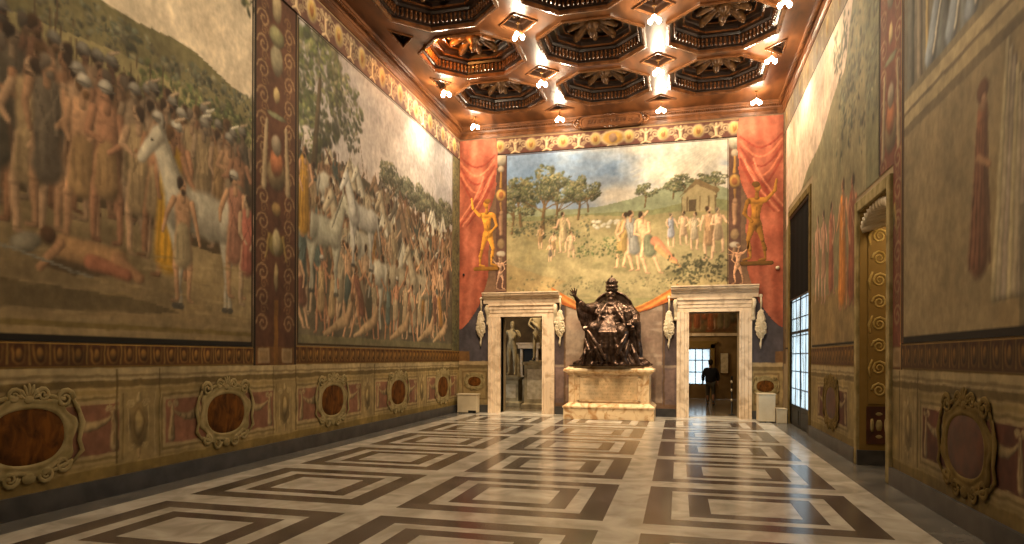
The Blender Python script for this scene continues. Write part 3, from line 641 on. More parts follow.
for k in range(220): p_foliage(c, RNG.uniform(-.66, 0), RNG.uniform(1.6, 7.8), .12, .16, RNG, GREYGR, 4, .06)
c.age(.1, 3); trim(c.mesh('trim', LEFT(.010)))
c = Cv(0, .46, 1.56, 7.86, 30, (.44, .34, .24), 63)
for k in range(120): p_foliage(c, RNG.uniform(0, .46), RNG.uniform(1.6, 7.8), .12, .16, RNG, GREYGR + [(.5, .36, .26)], 4, .06)
c.age(.1, 3); trim(c.mesh('trim', RIGHT(.009)))
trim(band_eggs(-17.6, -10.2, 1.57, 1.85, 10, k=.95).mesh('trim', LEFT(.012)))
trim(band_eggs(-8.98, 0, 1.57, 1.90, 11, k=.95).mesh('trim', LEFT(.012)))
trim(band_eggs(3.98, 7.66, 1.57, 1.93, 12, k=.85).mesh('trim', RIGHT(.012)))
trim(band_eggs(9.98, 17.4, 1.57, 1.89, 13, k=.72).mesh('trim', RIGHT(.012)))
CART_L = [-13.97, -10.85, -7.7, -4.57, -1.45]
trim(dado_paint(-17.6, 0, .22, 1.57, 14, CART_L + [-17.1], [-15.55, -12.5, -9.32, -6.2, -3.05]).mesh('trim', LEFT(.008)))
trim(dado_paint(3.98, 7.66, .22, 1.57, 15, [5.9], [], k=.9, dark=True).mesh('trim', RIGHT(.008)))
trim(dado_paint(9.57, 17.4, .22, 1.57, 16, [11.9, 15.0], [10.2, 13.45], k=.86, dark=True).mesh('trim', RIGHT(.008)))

# the end wall: curtains' ground, marbled lower field, candelabra borders
def back_paint():
    c = Cv(0, W, 0, 8.5, 44, (.44, .34, .26), 71); T = c.T[:, None]; S = c.S[None]; r = random.Random(9)
    c.mix((T < 3.6) & (T > 1.4), (.28, .27, .30)); n = c.noise(.9, 5, 90)
    mid = (S > 3.35) & (S < 6.28) & (T < 3.7) & (T > .4); c.mix(mid, (.56, .47, .40)); c.mix(mid * np.clip((n - .5) * 5, 0, 1) * .7, (.66, .60, .52)); c.mix(mid * np.clip((.43 - n) * 7, 0, 1) * .7, (.46, .33, .30)); n2 = c.noise(.35, 4, 91, 2.5, .6); c.mix(mid * np.clip((n2 - .62) * 9, 0, 1) * .6, (.74, .68, .60))
    for a, b in ((3.05, 3.38), (6.22, 6.62)):
        c.rect(a, b, 1.45, 3.6, (.30, .26, .27)); c.rect(a, b, .35, 1.45, (.42, .36, .36)); c.rect(a + .05, b - .05, .5, 1.35, (.50, .42, .40)); c.rect(a, b, 1.42, 1.5, (.58, .52, .46))
    for a in (3.34, 6.24): c.rect(a, a + .04, .3, 3.6, (.40, .30, .2))
    for a, b in ((0, 1.02), (8.62, W)):      # dado at the sides
        c.rect(a, b, .22, 1.56, (.60, .53, .36)); c.rect(a, b, 1.46, 1.58, (.70, .62, .46)); c.rect(a, b, 1.36, 1.46, (.45, .38, .24)); c.rect(a + .1, b - .1, .4, 1.28, (.46, .38, .24)); c.rect(a + .14, b - .14, .44, 1.24, (.62, .54, .36))
    c.rect(0, .35, 1.58, 1.9, (.46, .33, .18)); c.rect(9.28, W, 1.58, 1.9, (.44, .32, .2))
    for a, b, f in ((1.20, 1.51, 1), (8.03, 8.36, -1)):   # candelabra borders
        c.rect(a, b, 3.4, 7.95, (.34, .24, .20)); m = (a + b) / 2
        c.ell(m, 7.85, .22, .30, (.78, .74, .64), 0, .4); c.ell(m, 7.5, .12, .12, (.68, .62, .52)); c.cap(m, 7.4, m, 6.95, .03, .05, (.70, .52, .24)); c.ell(m, 6.7, .17, .21, (.80, .62, .32), 0, .3); c.ell(m, 6.7, .09, .12, (.62, .38, .22)); c.cap(m, 6.45, m, 6.2, .05, .02, (.6, .45, .25))
        c.cap(m, 6.05, m, 5.5, .09, .06, (.62, .48, .36)); c.ell(m, 6.15, .07, .08, (.64, .50, .38)); c.ell(m, 5.2, .13, .18, (.60, .50, .36)); c.ell(m, 4.9, .16, .1, (.70, .66, .58)); c.cap(m, 4.8, m, 4.6, .05, .12, (.50, .40, .30))
    c.age(.10, 95)
    for a, b in ((1.45, 3.1), (6.5, 8.1)): c.rect(a, b, 3.36, 3.47, (.46, .30, .24)); c.rect(a, b, 3.40, 3.43, (.62, .48, .38))
    u = np.where(S < 4.8, (S - 2.95) / 1.83, (6.65 - S) / 1.83); n3 = c.noise(.4, 4, 97)
    low = (u > 0) & (T < 3.6) & (T > 3.64 - .62 * np.sin(np.clip(u, 0, 1) * PI / 2)); c.mix(low, (.56, .54, .38)); c.mix(low * np.clip((n3 - .5) * 5, 0, 1) * .6, (.66, .60, .44))
    for a0, a1, b1 in ((L0 - .05, L1 + .05, LZ + .05), (R0 - .05, R1 + .05, RZ + .05)): c.al[(T < b1) & (S > a0) & (S < a1)] = False
    return c
o = back_paint().mesh('painted_plaster', BACK(.004)); o.parent = wall_back

def curtain(side, seed):
    """painted red hanging: side -1 left, 1 right"""
    r = random.Random(seed); fx = (lambda s: s) if side < 0 else (lambda s: W - s)
    a0, a1 = (0.02, 1.24) if side < 0 else (W - 1.24, W - .02)
    c = Cv(a0, a1, 2.5, 8.46, 40, (.68, .33, .22), seed)
    T = c.T[:, None]; S = c.S[None]; u = (S - a0) / (a1 - a0)
    if side > 0: u = 1 - u
    fold = np.sin(u * 11 + 1.6 * np.sin(T * .9) + (T - 6.5) * 1.1 + 3 * c.noise(1.0, 3, seed + 5)) * .6 + .4 * np.sin(u * 23 - T * 1.9 + 4 * c.noise(.8, 3, seed + 6))
    lo = np.array((.47, .22, .15)); hi = np.array((.79, .47, .36)); k = np.clip(.5 + .32 * fold + .15 * (c.noise(.5, 4, seed) - .5) * 4, 0, 1)[..., None]
    c.img = lo * (1 - k) + hi * k
    for q in range(5):
        pts = [(fx(.05 + 1.1 * i / 10), 7.95 - .16 * q - .35 * math.sin(i / 10 * PI) * (1 + .3 * q)) for i in range(11)]; c.line(pts, .035, (.84, .50, .36) if q % 2 else (.50, .19, .13), .7)
    for q in range(4):
        pts = [(fx(1.15 - .12 * q - .9 * (i / 10) ** 1.4), 7.3 - 1.5 * i / 10) for i in range(11)]; c.line(pts, .03, (.88, .56, .42) if q % 2 else (.52, .2, .14), .7)
    c.age(.07, seed)
    edge = np.where(T > 7.0, 1.24, np.where(T > 4.4, .98 + .24 * np.clip((T - 6.2) / .8, 0, 1), .98 - .45 * (4.4 - T) / 1.9)) + .03 * np.sin(T * 5)
    low = 2.55 + .9 * np.clip(u * 1.24 / .75, 0, 1) ** 1.5
    c.al = (u * 1.24 < edge) & (T > low)
    return c
tag(curtain(-1, 101).mesh('painted_curtain', BACK(.014)), 'tall red curtain painted at the left end of the end wall', 'painted curtain', 'red curtains painted on the end wall')
tag(curtain(1, 102).mesh('painted_curtain', BACK(.014)), 'tall red curtain painted at the right end of the end wall', 'painted curtain', 'red curtains painted on the end wall')

def golden_figure(s0, t0, f, seed, col, nm, label, k=1.0, wing=False):
    c = Cv(s0 - .62 * k, s0 + .62 * k, t0 - .15 * k, t0 + 2.25 * k, 60, col, seed); c.img[:] = -1
    col = np.array(col)
    def cap(a0, b0, a1, b1, r0, r1, cc): c.cap(s0 + f * a0 * k, t0 + b0 * k, s0 + f * a1 * k, t0 + b1 * k, r0 * k, r1 * k, cc, .45)
    if wing: cap(.1, 1.45, .5, 1.75, .08, .05, col * .9); cap(.1, 1.4, .55, 1.5, .08, .04, col * .8)
    cap(-.20, .1, -.19, .32, .045, .085, col * .85); cap(-.19, .32, -.13, .54, .085, .07, col * .88); cap(-.13, .54, -.02, .96, .085, .15, col * .95)
    cap(.14, .10, .17, .32, .045, .085, col); cap(.17, .32, .20, .54, .085, .07, col); cap(.20, .54, .08, .96, .085, .16, col * 1.05)
    cap(-.20, .06, -.06, .03, .06, .045, col * .85); cap(.16, .08, .32, .04, .06, .045, col * .85)
    cap(.04, .98, .02, 1.18, .17, .145, col); cap(.02, 1.18, .0, 1.42, .145, .215, col * 1.05); cap(-.17, 1.52, .17, 1.52, .11, .11, col * 1.08)
    cap(-.22, 1.52, -.42, 1.74, .09, .07, col); cap(-.42, 1.74, -.46, 2.02, .07, .05, col * 1.05)
    cap(.22, 1.5, .30, 1.2, .09, .07, col * .9); cap(.30, 1.2, .12, 1.0, .07, .05, col)
    cap(.0, 1.6, .0, 1.7, .08, .08, col * .8); c.ell(s0 - .02 * f * k, t0 + 1.84 * k, .115 * k, .15 * k, col * 1.05, 0, .4); c.ell(s0 + .03 * f * k, t0 + 1.93 * k, .13 * k, .10 * k, col * .65)
    c.ell(s0 - .09 * k, t0 + 1.42 * k, .09 * k, .06 * k, col * 1.15, 0, .5, .8, .6); c.ell(s0 + .09 * k, t0 + 1.42 * k, .09 * k, .06 * k, col * 1.1, 0, .5, .8, .6); cap(.0, 1.36, .03, 1.05, .008, .014, col * .78); cap(.02, .9, .03, .55, .015, .015, col * .6); cap(-.35, -.05, .35, -.05, .09, .09, col * .6)
    c.al = c.img.min(-1) > .02; c.img[~c.al] = col * .7; c.img = np.clip(c.img, 0, 1); al = c.al.copy(); c.age(.08, seed, .0)
    return tag(c.mesh(nm, BACK(.018)), label, 'painted figure')
golden_figure(.90, 4.50, 1, 111, (.84, .58, .22), 'painted_figure', 'golden nude figure painted in front of the left red curtain', 1.06)
golden_figure(8.78, 4.42, -1, 112, (.62, .43, .18), 'painted_figure', 'golden nude figure painted in front of the right red curtain', 1.12)
golden_figure(1.33, 3.80, 1, 113, (.80, .64, .52), 'painted_figure', 'pale winged child painted beside the left golden figure', .52, True)
golden_figure(8.30, 3.78, -1, 114, (.78, .60, .46), 'painted_figure', 'pale child with raised arm painted beside the right golden figure', .58, True)

def swag(x0, x1, t0, dip, side, label):
    c = Cv(x0, x1, t0 - dip - .3, t0 + .25, 50, (.80, .50, .22), int(x0 * 10)); u = (c.S[None] - x0) / (x1 - x0)
    if side > 0: u = 1 - u
    mid = t0 - dip * np.sin(u * PI / 2) + 0 * c.T[:, None]; wd = .16 * (1 - u) + .045; d = (c.T[:, None] - mid) / wd
    k = np.clip(.5 + .35 * np.sin(d * 5 + u * 6) + .2 * d, 0, 1)[..., None]; c.img = np.array((.62, .30, .14)) * (1 - k) + np.array((.92, .68, .36)) * k; c.al = np.abs(d) < 1; c.age(.05, 3)
    return tag(c.mesh('painted_swag', BACK(.020)), label, 'painted drapery', 'orange drapery swags painted behind the statue')
swag(2.95, 4.78, 3.64, .62, -1, 'orange drapery swag painted left of the statue')
swag(4.82, 6.65, 3.64, .62, 1, 'orange drapery swag painted right of the statue')

# baseboards
mb = MB(); mb.box(0, .05, YF, 0, 0, .235); struct(mb.build('baseboard_left', M['slate']))
mb = MB(); mb.box(W - .05, W, YF, DY0 - .16, 0, .235); mb.box(W - .05, W, DY1 + .16, WY0 - .16, 0, .235); mb.box(W - .05, W, WY1 + .2, 0, 0, .235); struct(mb.build('baseboard_right', M['slate']))
mb = MB(); mb.box(.05, 1.0, -.05, 0, 0, .235); mb.box(3.06, 6.6, -.05, 0, 0, .235); mb.box(8.68, W - .05, -.05, 0, 0, .235); struct(mb.build('baseboard_back', M['slate']))

# ------------------------------------------------------------------ cornice
PROF = [(0, 8.5), (.03, 8.5), (.035, 8.60), (.055, 8.62), (.055, 8.65), (.075, 8.66), (.085, 8.72), (.13, 8.745), (.135, 8.78), (.165, 8.79), (.17, 8.85), (0, 8.85)]
def cornice():
    L = MB(); L.prism([(p, z) for p, z in PROF], 1, YF, 0); o = trim(L.build('trim', M['wood'])); d = MB(); b = MB()
    y = -.18
    while y > -14: d.box(.125, .165, y - .028, y, 8.70, 8.742); b.ell((.06, y - .02, 8.635), (.014, .024, .014), 6, 4); y -= .055
    d.build('dentil_band', M['wood_rim'], o)
    L = MB(); L.prism([(W - p, z) for p, z in PROF], 1, YF, 0); o = trim(L.build('trim', M['wood'])); d = MB(); y = -.18
    while y > -14: d.box(W - .165, W - .125, y - .028, y, 8.70, 8.742); y -= .055
    d.build('dentil_band', M['wood_rim'], o)
    Bk = MB(); Bk.prism([(-p, z) for p, z in PROF], 0, 0, W); o = trim(Bk.build('trim', M['wood'])); d = MB(); x = .2
    while x < W - .2: d.box(x, x + .028, -.165, -.125, 8.70, 8.742); x += .055
    d.build('dentil_band', M['wood_rim'], o)
    Bf = MB(); Bf.prism([(YF + p, z) for p, z in PROF], 0, 0, W); trim(Bf.build('trim', M['wood']))
cornice()

# ------------------------------------------------------------------ coffered ceiling
CX = [1.92, 4.755, 7.59]; PX, PY = 2.835, 2.5; CY = [-.87 - PY * (k + .5) for k in range(4)]
DH = .42
OCT = [(-.5, -1.07), (.5, -1.07), (1.15, -.46), (1.15, .46), (.5, 1.07), (-.5, 1.07), (-1.15, .46), (-1.15, -.46)]
def octring(d, z, dz=0):
    return [(x * (1 - d / 1.11), y * (1 - d / 1.11), z) for x, y in OCT]
def build_ceiling():
    mb = MB(); hx, hy = PX / 2, PY / 2
    for cx in CX:
        for cy in CY:
            outer = [(-hx + DH, -hy), (hx - DH, -hy), (hx, -hy + DH), (hx, hy - DH), (hx - DH, hy), (-hx + DH, hy), (-hx, hy - DH), (-hx, -hy + DH)]
            vs = [(cx + x, cy + y, ZC) for x, y in outer] + [(cx + x, cy + y, ZC) for x, y in OCT]
            mb.add(vs, [(i, (i + 1) % 8, 8 + (i + 1) % 8, 8 + i) for i in range(8)])
    x0, x1 = CX[0] - hx, CX[2] + hx; y1 = -.87; y0 = y1 - PY * 4
    mb.box(-.1, x0, y0, 0, ZC, ZC + .02); mb.box(x1, W + .1, y0, 0, ZC, ZC + .02); mb.box(x0, x1, y1, 0, ZC, ZC + .02); mb.box(-.1, W + .1, YF - .1, y0, ZC, ZC + .02)
    for x, sx in ((x0, 1), (x1, -1)):
        for y, sy in ((y1, -1), (y0, 1)): mb.add([(x, y, ZC), (x + sx * DH, y, ZC), (x, y + sy * DH, ZC)], [(0, 1, 2)])
    # close over the top
    mb.box(-.2, W + .2, YF - .1, .1, ZC + .75, ZC + .8)
    ceil = struct(mb.build('ceiling', M['wood'], recalc=False))
    # one coffer with its mouldings, balusters and carved boss
    def coffer():
        m = MB(); m.cur = 1
        m.rings([octring(-.05, 0), octring(-.05, -.035), octring(0.0, -.045), octring(.03, -.02), octring(.03, .03)], cap=False)
        m.cur = 0
        m.rings([octring(.03, .03), octring(.03, .05), octring(.08, .06), octring(.09, .24), octring(.15, .25), octring(.17, .30), octring(.30, .31), octring(.31, .40), octring(.34, .42), octring(.46, .43), octring(.47, .50), octring(.52, .53)], cap=False)
        m.rings([octring(.52, .53), octring(1.05, .56)], cap=False); m.add(octring(1.05, .56), [tuple(range(8))])
        m.cur = 1; m.rings([octring(.29, .31), octring(.29, .285), octring(.33, .285), octring(.33, .31)], cap=False); m.rings([octring(.45, .43), octring(.45, .41), octring(.48, .41), octring(.48, .43)], cap=False)
        o = m.build('coffer', [M['wood_dark'], M['wood_rim']], ceil, recalc=True)
        b = MB()     # baluster row round the opening
        for i in range(8):
            p, q = OCT[i], OCT[(i + 1) % 8]; Ln = math.dist(p, q); n = max(5, int(Ln / .105))
            for k in range(n):
                t = (k + .5) / n; x = (p[0] * (1 - t) + q[0] * t) * (1 - .105 / 1.11); y = (p[1] * (1 - t) + q[1] * t) * (1 - .105 / 1.11)
                b.lathe([(.014, .065), (.03, .09), (.034, .13), (.018, .17), (.026, .2), (.028, .24)], (x, y, 0), 6)
        b.build('baluster_band', M['wood_rim'], o)
        g = MB()     # carved boss: acanthus leaves round a pendant
        g.lathe([(.02, .10), (.05, .14), (.09, .22), (.06, .28), (.12, .34), (.16, .42), (.10, .55)], (0, 0, 0), 12)
        for ring, (n, R, dz, w) in enumerate(((8, .50, .22, .15), (8, .32, .12, .12), (4, .58, .26, .16))):
            for k in range(n):
                a = 2 * PI * (k + .5 * ring) / n + (PI / 4 if n == 4 else 0); pts, rad = [], []
                for i in range(9):
                    u = i / 8; rr = .08 + (R - .08) * math.sin(u * PI * .62) / math.sin(PI * .62); z = .50 - dz * u ** 1.2 + .14 * max(0, u - .75)
                    pts.append((rr * math.cos(a), rr * math.sin(a), z)); rad.append(w * (.25 + .75 * math.sin(PI * min(1, u * .9 + .08))) * .6)
                g.tube(pts, rad, 6)
        for k in range(16): a = 2 * PI * k / 16; g.ell((.86 * .7 * math.cos(a), .8 * .7 * math.sin(a), .50), (.045, .045, .03), 6, 4)
        g.build('carved_boss', M['gilt'], o, smooth=True)
        return o
    first = None
    for cy in CY:
        for cx in CX:
            o = first if first is None else None
            if first is None: first = o = coffer()
            else: o = copy_tree(first, ceil)
            o.location = (cx, cy, ZC)
    # lozenges between the octagons
    def lozenge(half=0):
        m = MB()
        P = [(-DH, 0), (0, -DH), (DH, 0), (0, DH)]
        if half == 1: P = [(0, -DH), (DH, 0), (0, DH)]
        if half == -1: P = [(0, DH), (-DH, 0), (0, -DH)]
        cx = sum(p[0] for p in P) / len(P); R = lambda d, z: [(cx + (x - cx) * (1 - d), y * (1 - d), z) for x, y in P]
        m.cur = 1; m.rings([R(-.02, 0), R(-.02, -.03), R(.06, -.035), R(.10, .01)], cap=False); m.cur = 0
        m.rings([R(.10, .01), R(.13, .12), R(.30, .13), R(.33, .20)], cap=False); m.add(R(.33, .20), [tuple(range(len(P)))])
        o = m.build('lozenge', [M['wood_dark'], M['wood_rim']], ceil)
        g = MB(); g.lathe([(.01, .05), (.04, .09), (.03, .14), (.07, .19)], (cx, 0, 0), 8)
        for k in range(4): a = PI / 2 * k; g.tube([(cx + .03 * math.cos(a), .03 * math.sin(a), .17), (cx + .10 * math.cos(a), .10 * math.sin(a), .14), (cx + .15 * math.cos(a), .15 * math.sin(a), .18)], [.02, .035, .01], 6)
        g.build('rosette', M['gilt'], o, smooth=True)
        return o
    protos = {0: None, 1: None, -1: None}
    for k in range(5):
        y = -.87 - PY * k
        for x, hf in ((CX[0] - hx, 1), (CX[0] + hx, 0), (CX[1] + hx, 0), (CX[2] + hx, -1)):
            rz = 0
            if k in (0, 4):
                if hf: continue
                hf = 1; rz = -PI / 2 if k == 0 else PI / 2
            o = lozenge(hf) if protos[hf] is None else copy_tree(protos[hf], ceil)
            if protos[hf] is None: protos[hf] = o
            o.location = (x, y, ZC); o.rotation_euler = (0, 0, rz)
    return ceil
ceiling = build_ceiling()

# ------------------------------------------------------------------ lamps under the ceiling
LC = (1, .765, .50)
def lamp_cluster(loc, label, power, first=[None], group='three-bulb lamps under the coffered ceiling', aim=None, beam=1.6, cone=120, fill=.30):
    if first[0] is None:
        t = thing('ceiling_lamp', loc, label, 'lamp', group)
        m = MB(); m.lathe([(.01, .26), (.05, .26), (.05, .245), (.012, .235), (.010, .07), (.03, .06), (.03, .03), (.01, .02)], n=10); m.build('stem', M['brass'], t, smooth=True)
        for k in range(3):
            a = 2 * PI * k / 3 + .5; x, y = .10 * math.cos(a), .10 * math.sin(a)
            m = MB(); m.tube([(0, 0, .045), (x * .7, y * .7, .05), (x, y, .03), (x, y, .0)], [.009, .009, .012, .016], 6); ar = m.build('arm', M['brass'], t)
            m = MB(); m.ell((x, y, -.035), (.048, .048, .055), 10, 8); m.build('bulb', M['bulb'], ar, smooth=True)
        first[0] = t
    else:
        t = copy_tree(first[0]); t.location = loc; t['label'] = label
    l = bpy.data.lights.new('lamp_light', 'POINT'); l.energy = power; l.color = LC; l.shadow_soft_size = .05; l.energy = power * fill
    o = bpy.data.objects.new('lamp_light', l); link(o); o.location = (loc[0], loc[1], loc[2] - .14)
    l = bpy.data.lights.new('lamp_beam', 'SPOT'); l.energy = power * beam; l.color = LC; l.shadow_soft_size = .06; l.spot_size = math.radians(cone); l.spot_blend = .8
    o = bpy.data.objects.new('lamp_beam', l); link(o); o.location = (loc[0], loc[1], loc[2] - .16)
    aim = Vector(aim or (loc[0], loc[1] - .5, 0)); o.rotation_euler = (aim - o.location).to_track_quat('-Z', 'Y').to_euler()
    return t
LP = 150
for (x, y, k, lab, aim, beam, cone) in (
    (.77, -.87, .8, 'lamp of three lit bulbs in the left corner of the ceiling above the end wall', (.5, -1.2, 3), 1.2, 110),
    (3.33, -.87, .8, 'lamp of three lit bulbs just left of the carved plaque on the end cornice', (3.0, -1.4, 0), 1.5, 100),
    (6.18, -.87, .8, 'lamp of three lit bulbs just right of the carved plaque on the end cornice', (6.4, -1.4, 0), 1.5, 100),
    (8.67, -.87, .8, 'lamp of three lit bulbs in the right corner of the ceiling above the end wall', (9.0, -1.2, 3), 1.2, 110),
    (.77, -3.37, 1.6, 'lamp of three lit bulbs close to the left wall over the brightly lit frieze', (0, -2.6, 5), 1.5, 120),
    (3.33, -3.37, 1.0, 'lamp of three lit bulbs left of the middle coffer, second row from the end wall', (4.4, 0, 1.5), 6.5, 62),
    (6.18, -3.37, 1.0, 'lamp of three lit bulbs right of the middle coffer, second row from the end wall', (5.2, 0, 1.5), 6.5, 62),
    (8.72, -3.37, 1.2, 'lamp of three lit bulbs close to the right wall, second from the end wall', (9.4, -3, 4), 1.3, 120),
    (3.33, -5.87, 1.0, 'lamp of three lit bulbs on the left half of the ceiling, nearest the viewer', (1.9, 0, 1.6), 6.0, 62),
    (6.18, -5.87, 1.0, 'lamp of three lit bulbs on the middle line of the ceiling, nearest the viewer', (7.7, 0, 1.6), 6.0, 62),
    (8.65, -5.87, .7, 'lamp of three lit bulbs close to the right wall, nearest the viewer', (8.6, -7, 0), 1.4, 120)):
    lamp_cluster((x, y, 8.59), lab, LP * k, aim=aim, beam=beam, cone=cone)
for x, y in ((2.2, -9.2), (7.3, -9.2), (2.2, -12.9), (7.3, -12.9), (4.7, -16.5)):
    lamp_cluster((x, y, 8.59), 'lamp of three lit bulbs under the nearer part of the ceiling', LP * .55, group='lamps over the viewer', fill=.75, aim=(x + (-1 if x < 4 else 1 if x > 5 else 0) * 1.2, y, 0))
# amber lamp inside the second coffer of the left row
t = thing('amber_lamp', (.98, -5.35, 8.76), 'small amber lamp lighting the left coffer from its rim', 'lamp')
m = MB(); m.lathe([(.02, .1), (.035, .08), (.035, 0), (.02, -.01)], n=10); m.build('lamp_housing', M['brass'], t); m = MB(); m.ell((0, 0, .12), (.025, .025, .03), 8, 6); m.build('bulb', M['bulb_amber'], t)
l = bpy.data.lights.new('amber_light', 'POINT'); l.energy = 110; l.color = (1, .38, .08); l.shadow_soft_size = .04; o = bpy.data.objects.new('amber_light', l); link(o); o.location = (1.25, -5.0, 8.95)

# ------------------------------------------------------------------ carved plaque on the end cornice
t = thing('carved_plaque', (4.72, -.19, 8.63), 'long carved wooden plaque with scrolled ends on the end-wall cornice', 'plaque')
def rrect(hw, hh, n=8):
    pts = []
    for cx, a0 in ((hw - hh, -PI / 2), (-(hw - hh), PI / 2)):
        for i in range(n + 1): a = a0 + PI * i / n; pts.append((cx + hh * math.cos(a), hh * math.sin(a)))
    return pts
m = MB(); m.rings([[(x, y, z) for x, z in rrect(hw, hh)] for hw, hh, y in ((.93, .165, .06), (.93, .165, -.04), (.90, .15, -.08), (.86, .125, -.08), (.84, .115, -.05))]); m.build('plaque_board', M['wood'], t, smooth=False)
for f in (-1, 1):
    m = MB()
    pts = [(f * (.98 + .10 * (1 - i / 16) * math.cos(i / 14 * 3 * PI)), -.03, .0 + .13 * (1 - i / 18) * math.sin(i / 14 * 3 * PI)) for i in range(15)]; m.tube(pts, [.028 - .001 * i for i in range(15)], 6)
    m.ell((f * .97, -.05, 0), (.05, .05, .06)); m.tube([(f * .86, -.05, .16), (f * 1.0, -.06, .12), (f * 1.1, -.04, .02), (f * 1.02, -.05, -.12), (f * .88, -.05, -.16)], [.02, .035, .045, .035, .02], 6); m.build('scroll_end', M['wood_rim'], t, smooth=True)
for f in (-1, 1): m = MB(); m.tube([(0, -.07, f * .17), (.1, -.07, f * .19), (.2, -.06, f * .16)], [.03, .025, .012], 6); m.tube([(0, -.07, f * .17), (-.1, -.07, f * .19), (-.2, -.06, f * .16)], [.03, .025, .012], 6); m.build('crest', M['wood_rim'], t, smooth=True)
m = MB(); r = random.Random(3)
for k in range(14): x = -.65 + k * .1; m.tube([(x - .03, -.062, -.05), (x, -.066, .05 * (k % 3 - 1)), (x + .03, -.062, .05)], [.012, .016, .01], 5)
m.build('relief_carving', M['wood_rim'], t, smooth=True)

# ------------------------------------------------------------------ marble doorways of the end wall
def portal(name, x0, x1, zt, ox0, ox1):
    d = bpy.data.objects.new(name, None); link(d); struct(d); jw0, jw1 = x0 - ox0, ox1 - x1
    for a, b, s in ((ox0, x0, 1), (x1, ox1, -1)):
        m = MB(); 
        P = [(a, .0), (a, -.16), (a + (b - a) * (.25 if s > 0 else .12), -.16), (a + (b - a) * (.30 if s > 0 else .15), -.12), (a + (b - a) * (.62 if s > 0 else .38), -.12), (a + (b - a) * (.66 if s > 0 else .42), -.10), (a + (b - a) * (.85 if s > 0 else .7), -.10), (a + (b - a) * (.88 if s > 0 else .75), -.08), (b, -.08), (b, .30), (a + (b - a) * .5, .30), (a + (b - a) * .5, 0)]
        m.prism(P, 2, 0, zt); m.build('jamb', M['marble'], d)
    w0, w1 = ox0, ox1; m = MB()
    m.prism([(.30, zt), (-.08, zt), (-.08, zt + .10), (-.10, zt + .12), (-.10, zt + .20), (-.12, zt + .22), (-.12, zt + .32), (-.16, zt + .34), (-.16, zt + .40), (0, zt + .40), (0, zt + .2), (.30, zt + .2)], 0, w0, w1); m.build('lintel', M['marble'], d)
    m = MB(); m.prism([(0, zt + .40), (-.14, zt + .40), (-.14, zt + .54), (-.19, zt + .57), (-.19, zt + .60), (-.30, zt + .64), (-.30, zt + .68), (-.34, zt + .70), (-.34, zt + .73), (0, zt + .73)], 0, w0 - .16, w1 + .16); m.build('door_cornice', M['marble'], d)
    m = MB(); m.box(x0, x1, -.02, .62, 0, .012); m.build('threshold', M['floor_white'], d)
    for x, f in ((ox0 - .03, 1), (ox1 + .03, -1)):       # scrolled consoles
        m = MB(); z0 = zt + .36
        pts = []
        for i in range(13): a = i / 12 * 1.5 * PI; pts.append((x - f * .03, -.13 - .055 * math.cos(a) * (1 - i / 20), z0 - .10 + .06 * math.sin(a) * (1 - i / 20)))
        m.tube(pts, [.04] * 13, 6); m.tube([(x, -.12, z0 - .02), (x - f * .02, -.2, z0 - .12), (x, -.12, z0 - .3), (x + f * .01, -.07, z0 - .45), (x, -.09, z0 - .55)], [.05, .06, .045, .035, .05], 8); m.ell((x, -.10, z0 - .56), (.05, .05, .06)); m.box(x - .05, x + .05, -.1, 0, z0 - .6, z0)
        m.build('console', M['stucco'], d, smooth=True)
    return d
portal('door_1', L0, L1, LZ, 1.0, 3.05)
portal('door_2', R0, R1, RZ, 6.62, 8.66)

def festoon(x, ztop, label, first=[None]):
    if first[0] is not None:
        t = copy_tree(first[0]); t.location = (x, -.05, ztop); t['label'] = label; return t
    t = thing('hanging_festoon', (x, -.05, ztop), label, 'festoon', 'stucco festoons beside the marble doorways'); r = random.Random(2)
    m = MB(); m.tube([(0, 0, .42), (.01, -.02, .2), (0, -.01, 0)], [.02, .03, .02], 6); m.ell((0, 0, .40), (.05, .03, .05)); m.build('ribbon', M['stucco'], t, smooth=True)
    m = MB()
    for k in range(150):
        u = r.random(); z = -.02 - .74 * u; w = .02 + .105 * math.sin(PI * min(1, u * .62 + .04)) * (1 if u < .8 else (1.05 - u) / .25); an = r.uniform(0, PI)
        m.ell((w * math.cos(an), -.02 - .09 * math.sin(an) * w / .18, z), (r.uniform(.028, .045), .035, r.uniform(.03, .055)), 7, 5, Euler((0, r.uniform(-.6, .6), 0)))
    m.tube([(0, -.02, 0), (0, -.03, -.2), (0, -.03, -.5), (0, -.02, -.75)], [.03, .07, .09, .04], 10)
    m.build('fruit_bundle', M['stucco'], t, smooth=True)
    m = MB(); m.tube([(0, -.02, -.7), (.01, -.02, -.85), (-.01, -.02, -.95), (0, -.02, -1.08)], [.05, .025, .035, .01], 7); m.build('tassel', M['stucco'], t, smooth=True)
    first[0] = t; return t
festoon(.74, 3.12, 'pale stucco festoon hanging left of the left marble doorway')
festoon(3.22, 3.12, 'pale stucco festoon hanging right of the left marble doorway')
festoon(6.40, 3.05, 'pale stucco festoon hanging between the statue and the right doorway')
festoon(8.89, 3.05, 'pale stucco festoon hanging right of the right marble doorway')

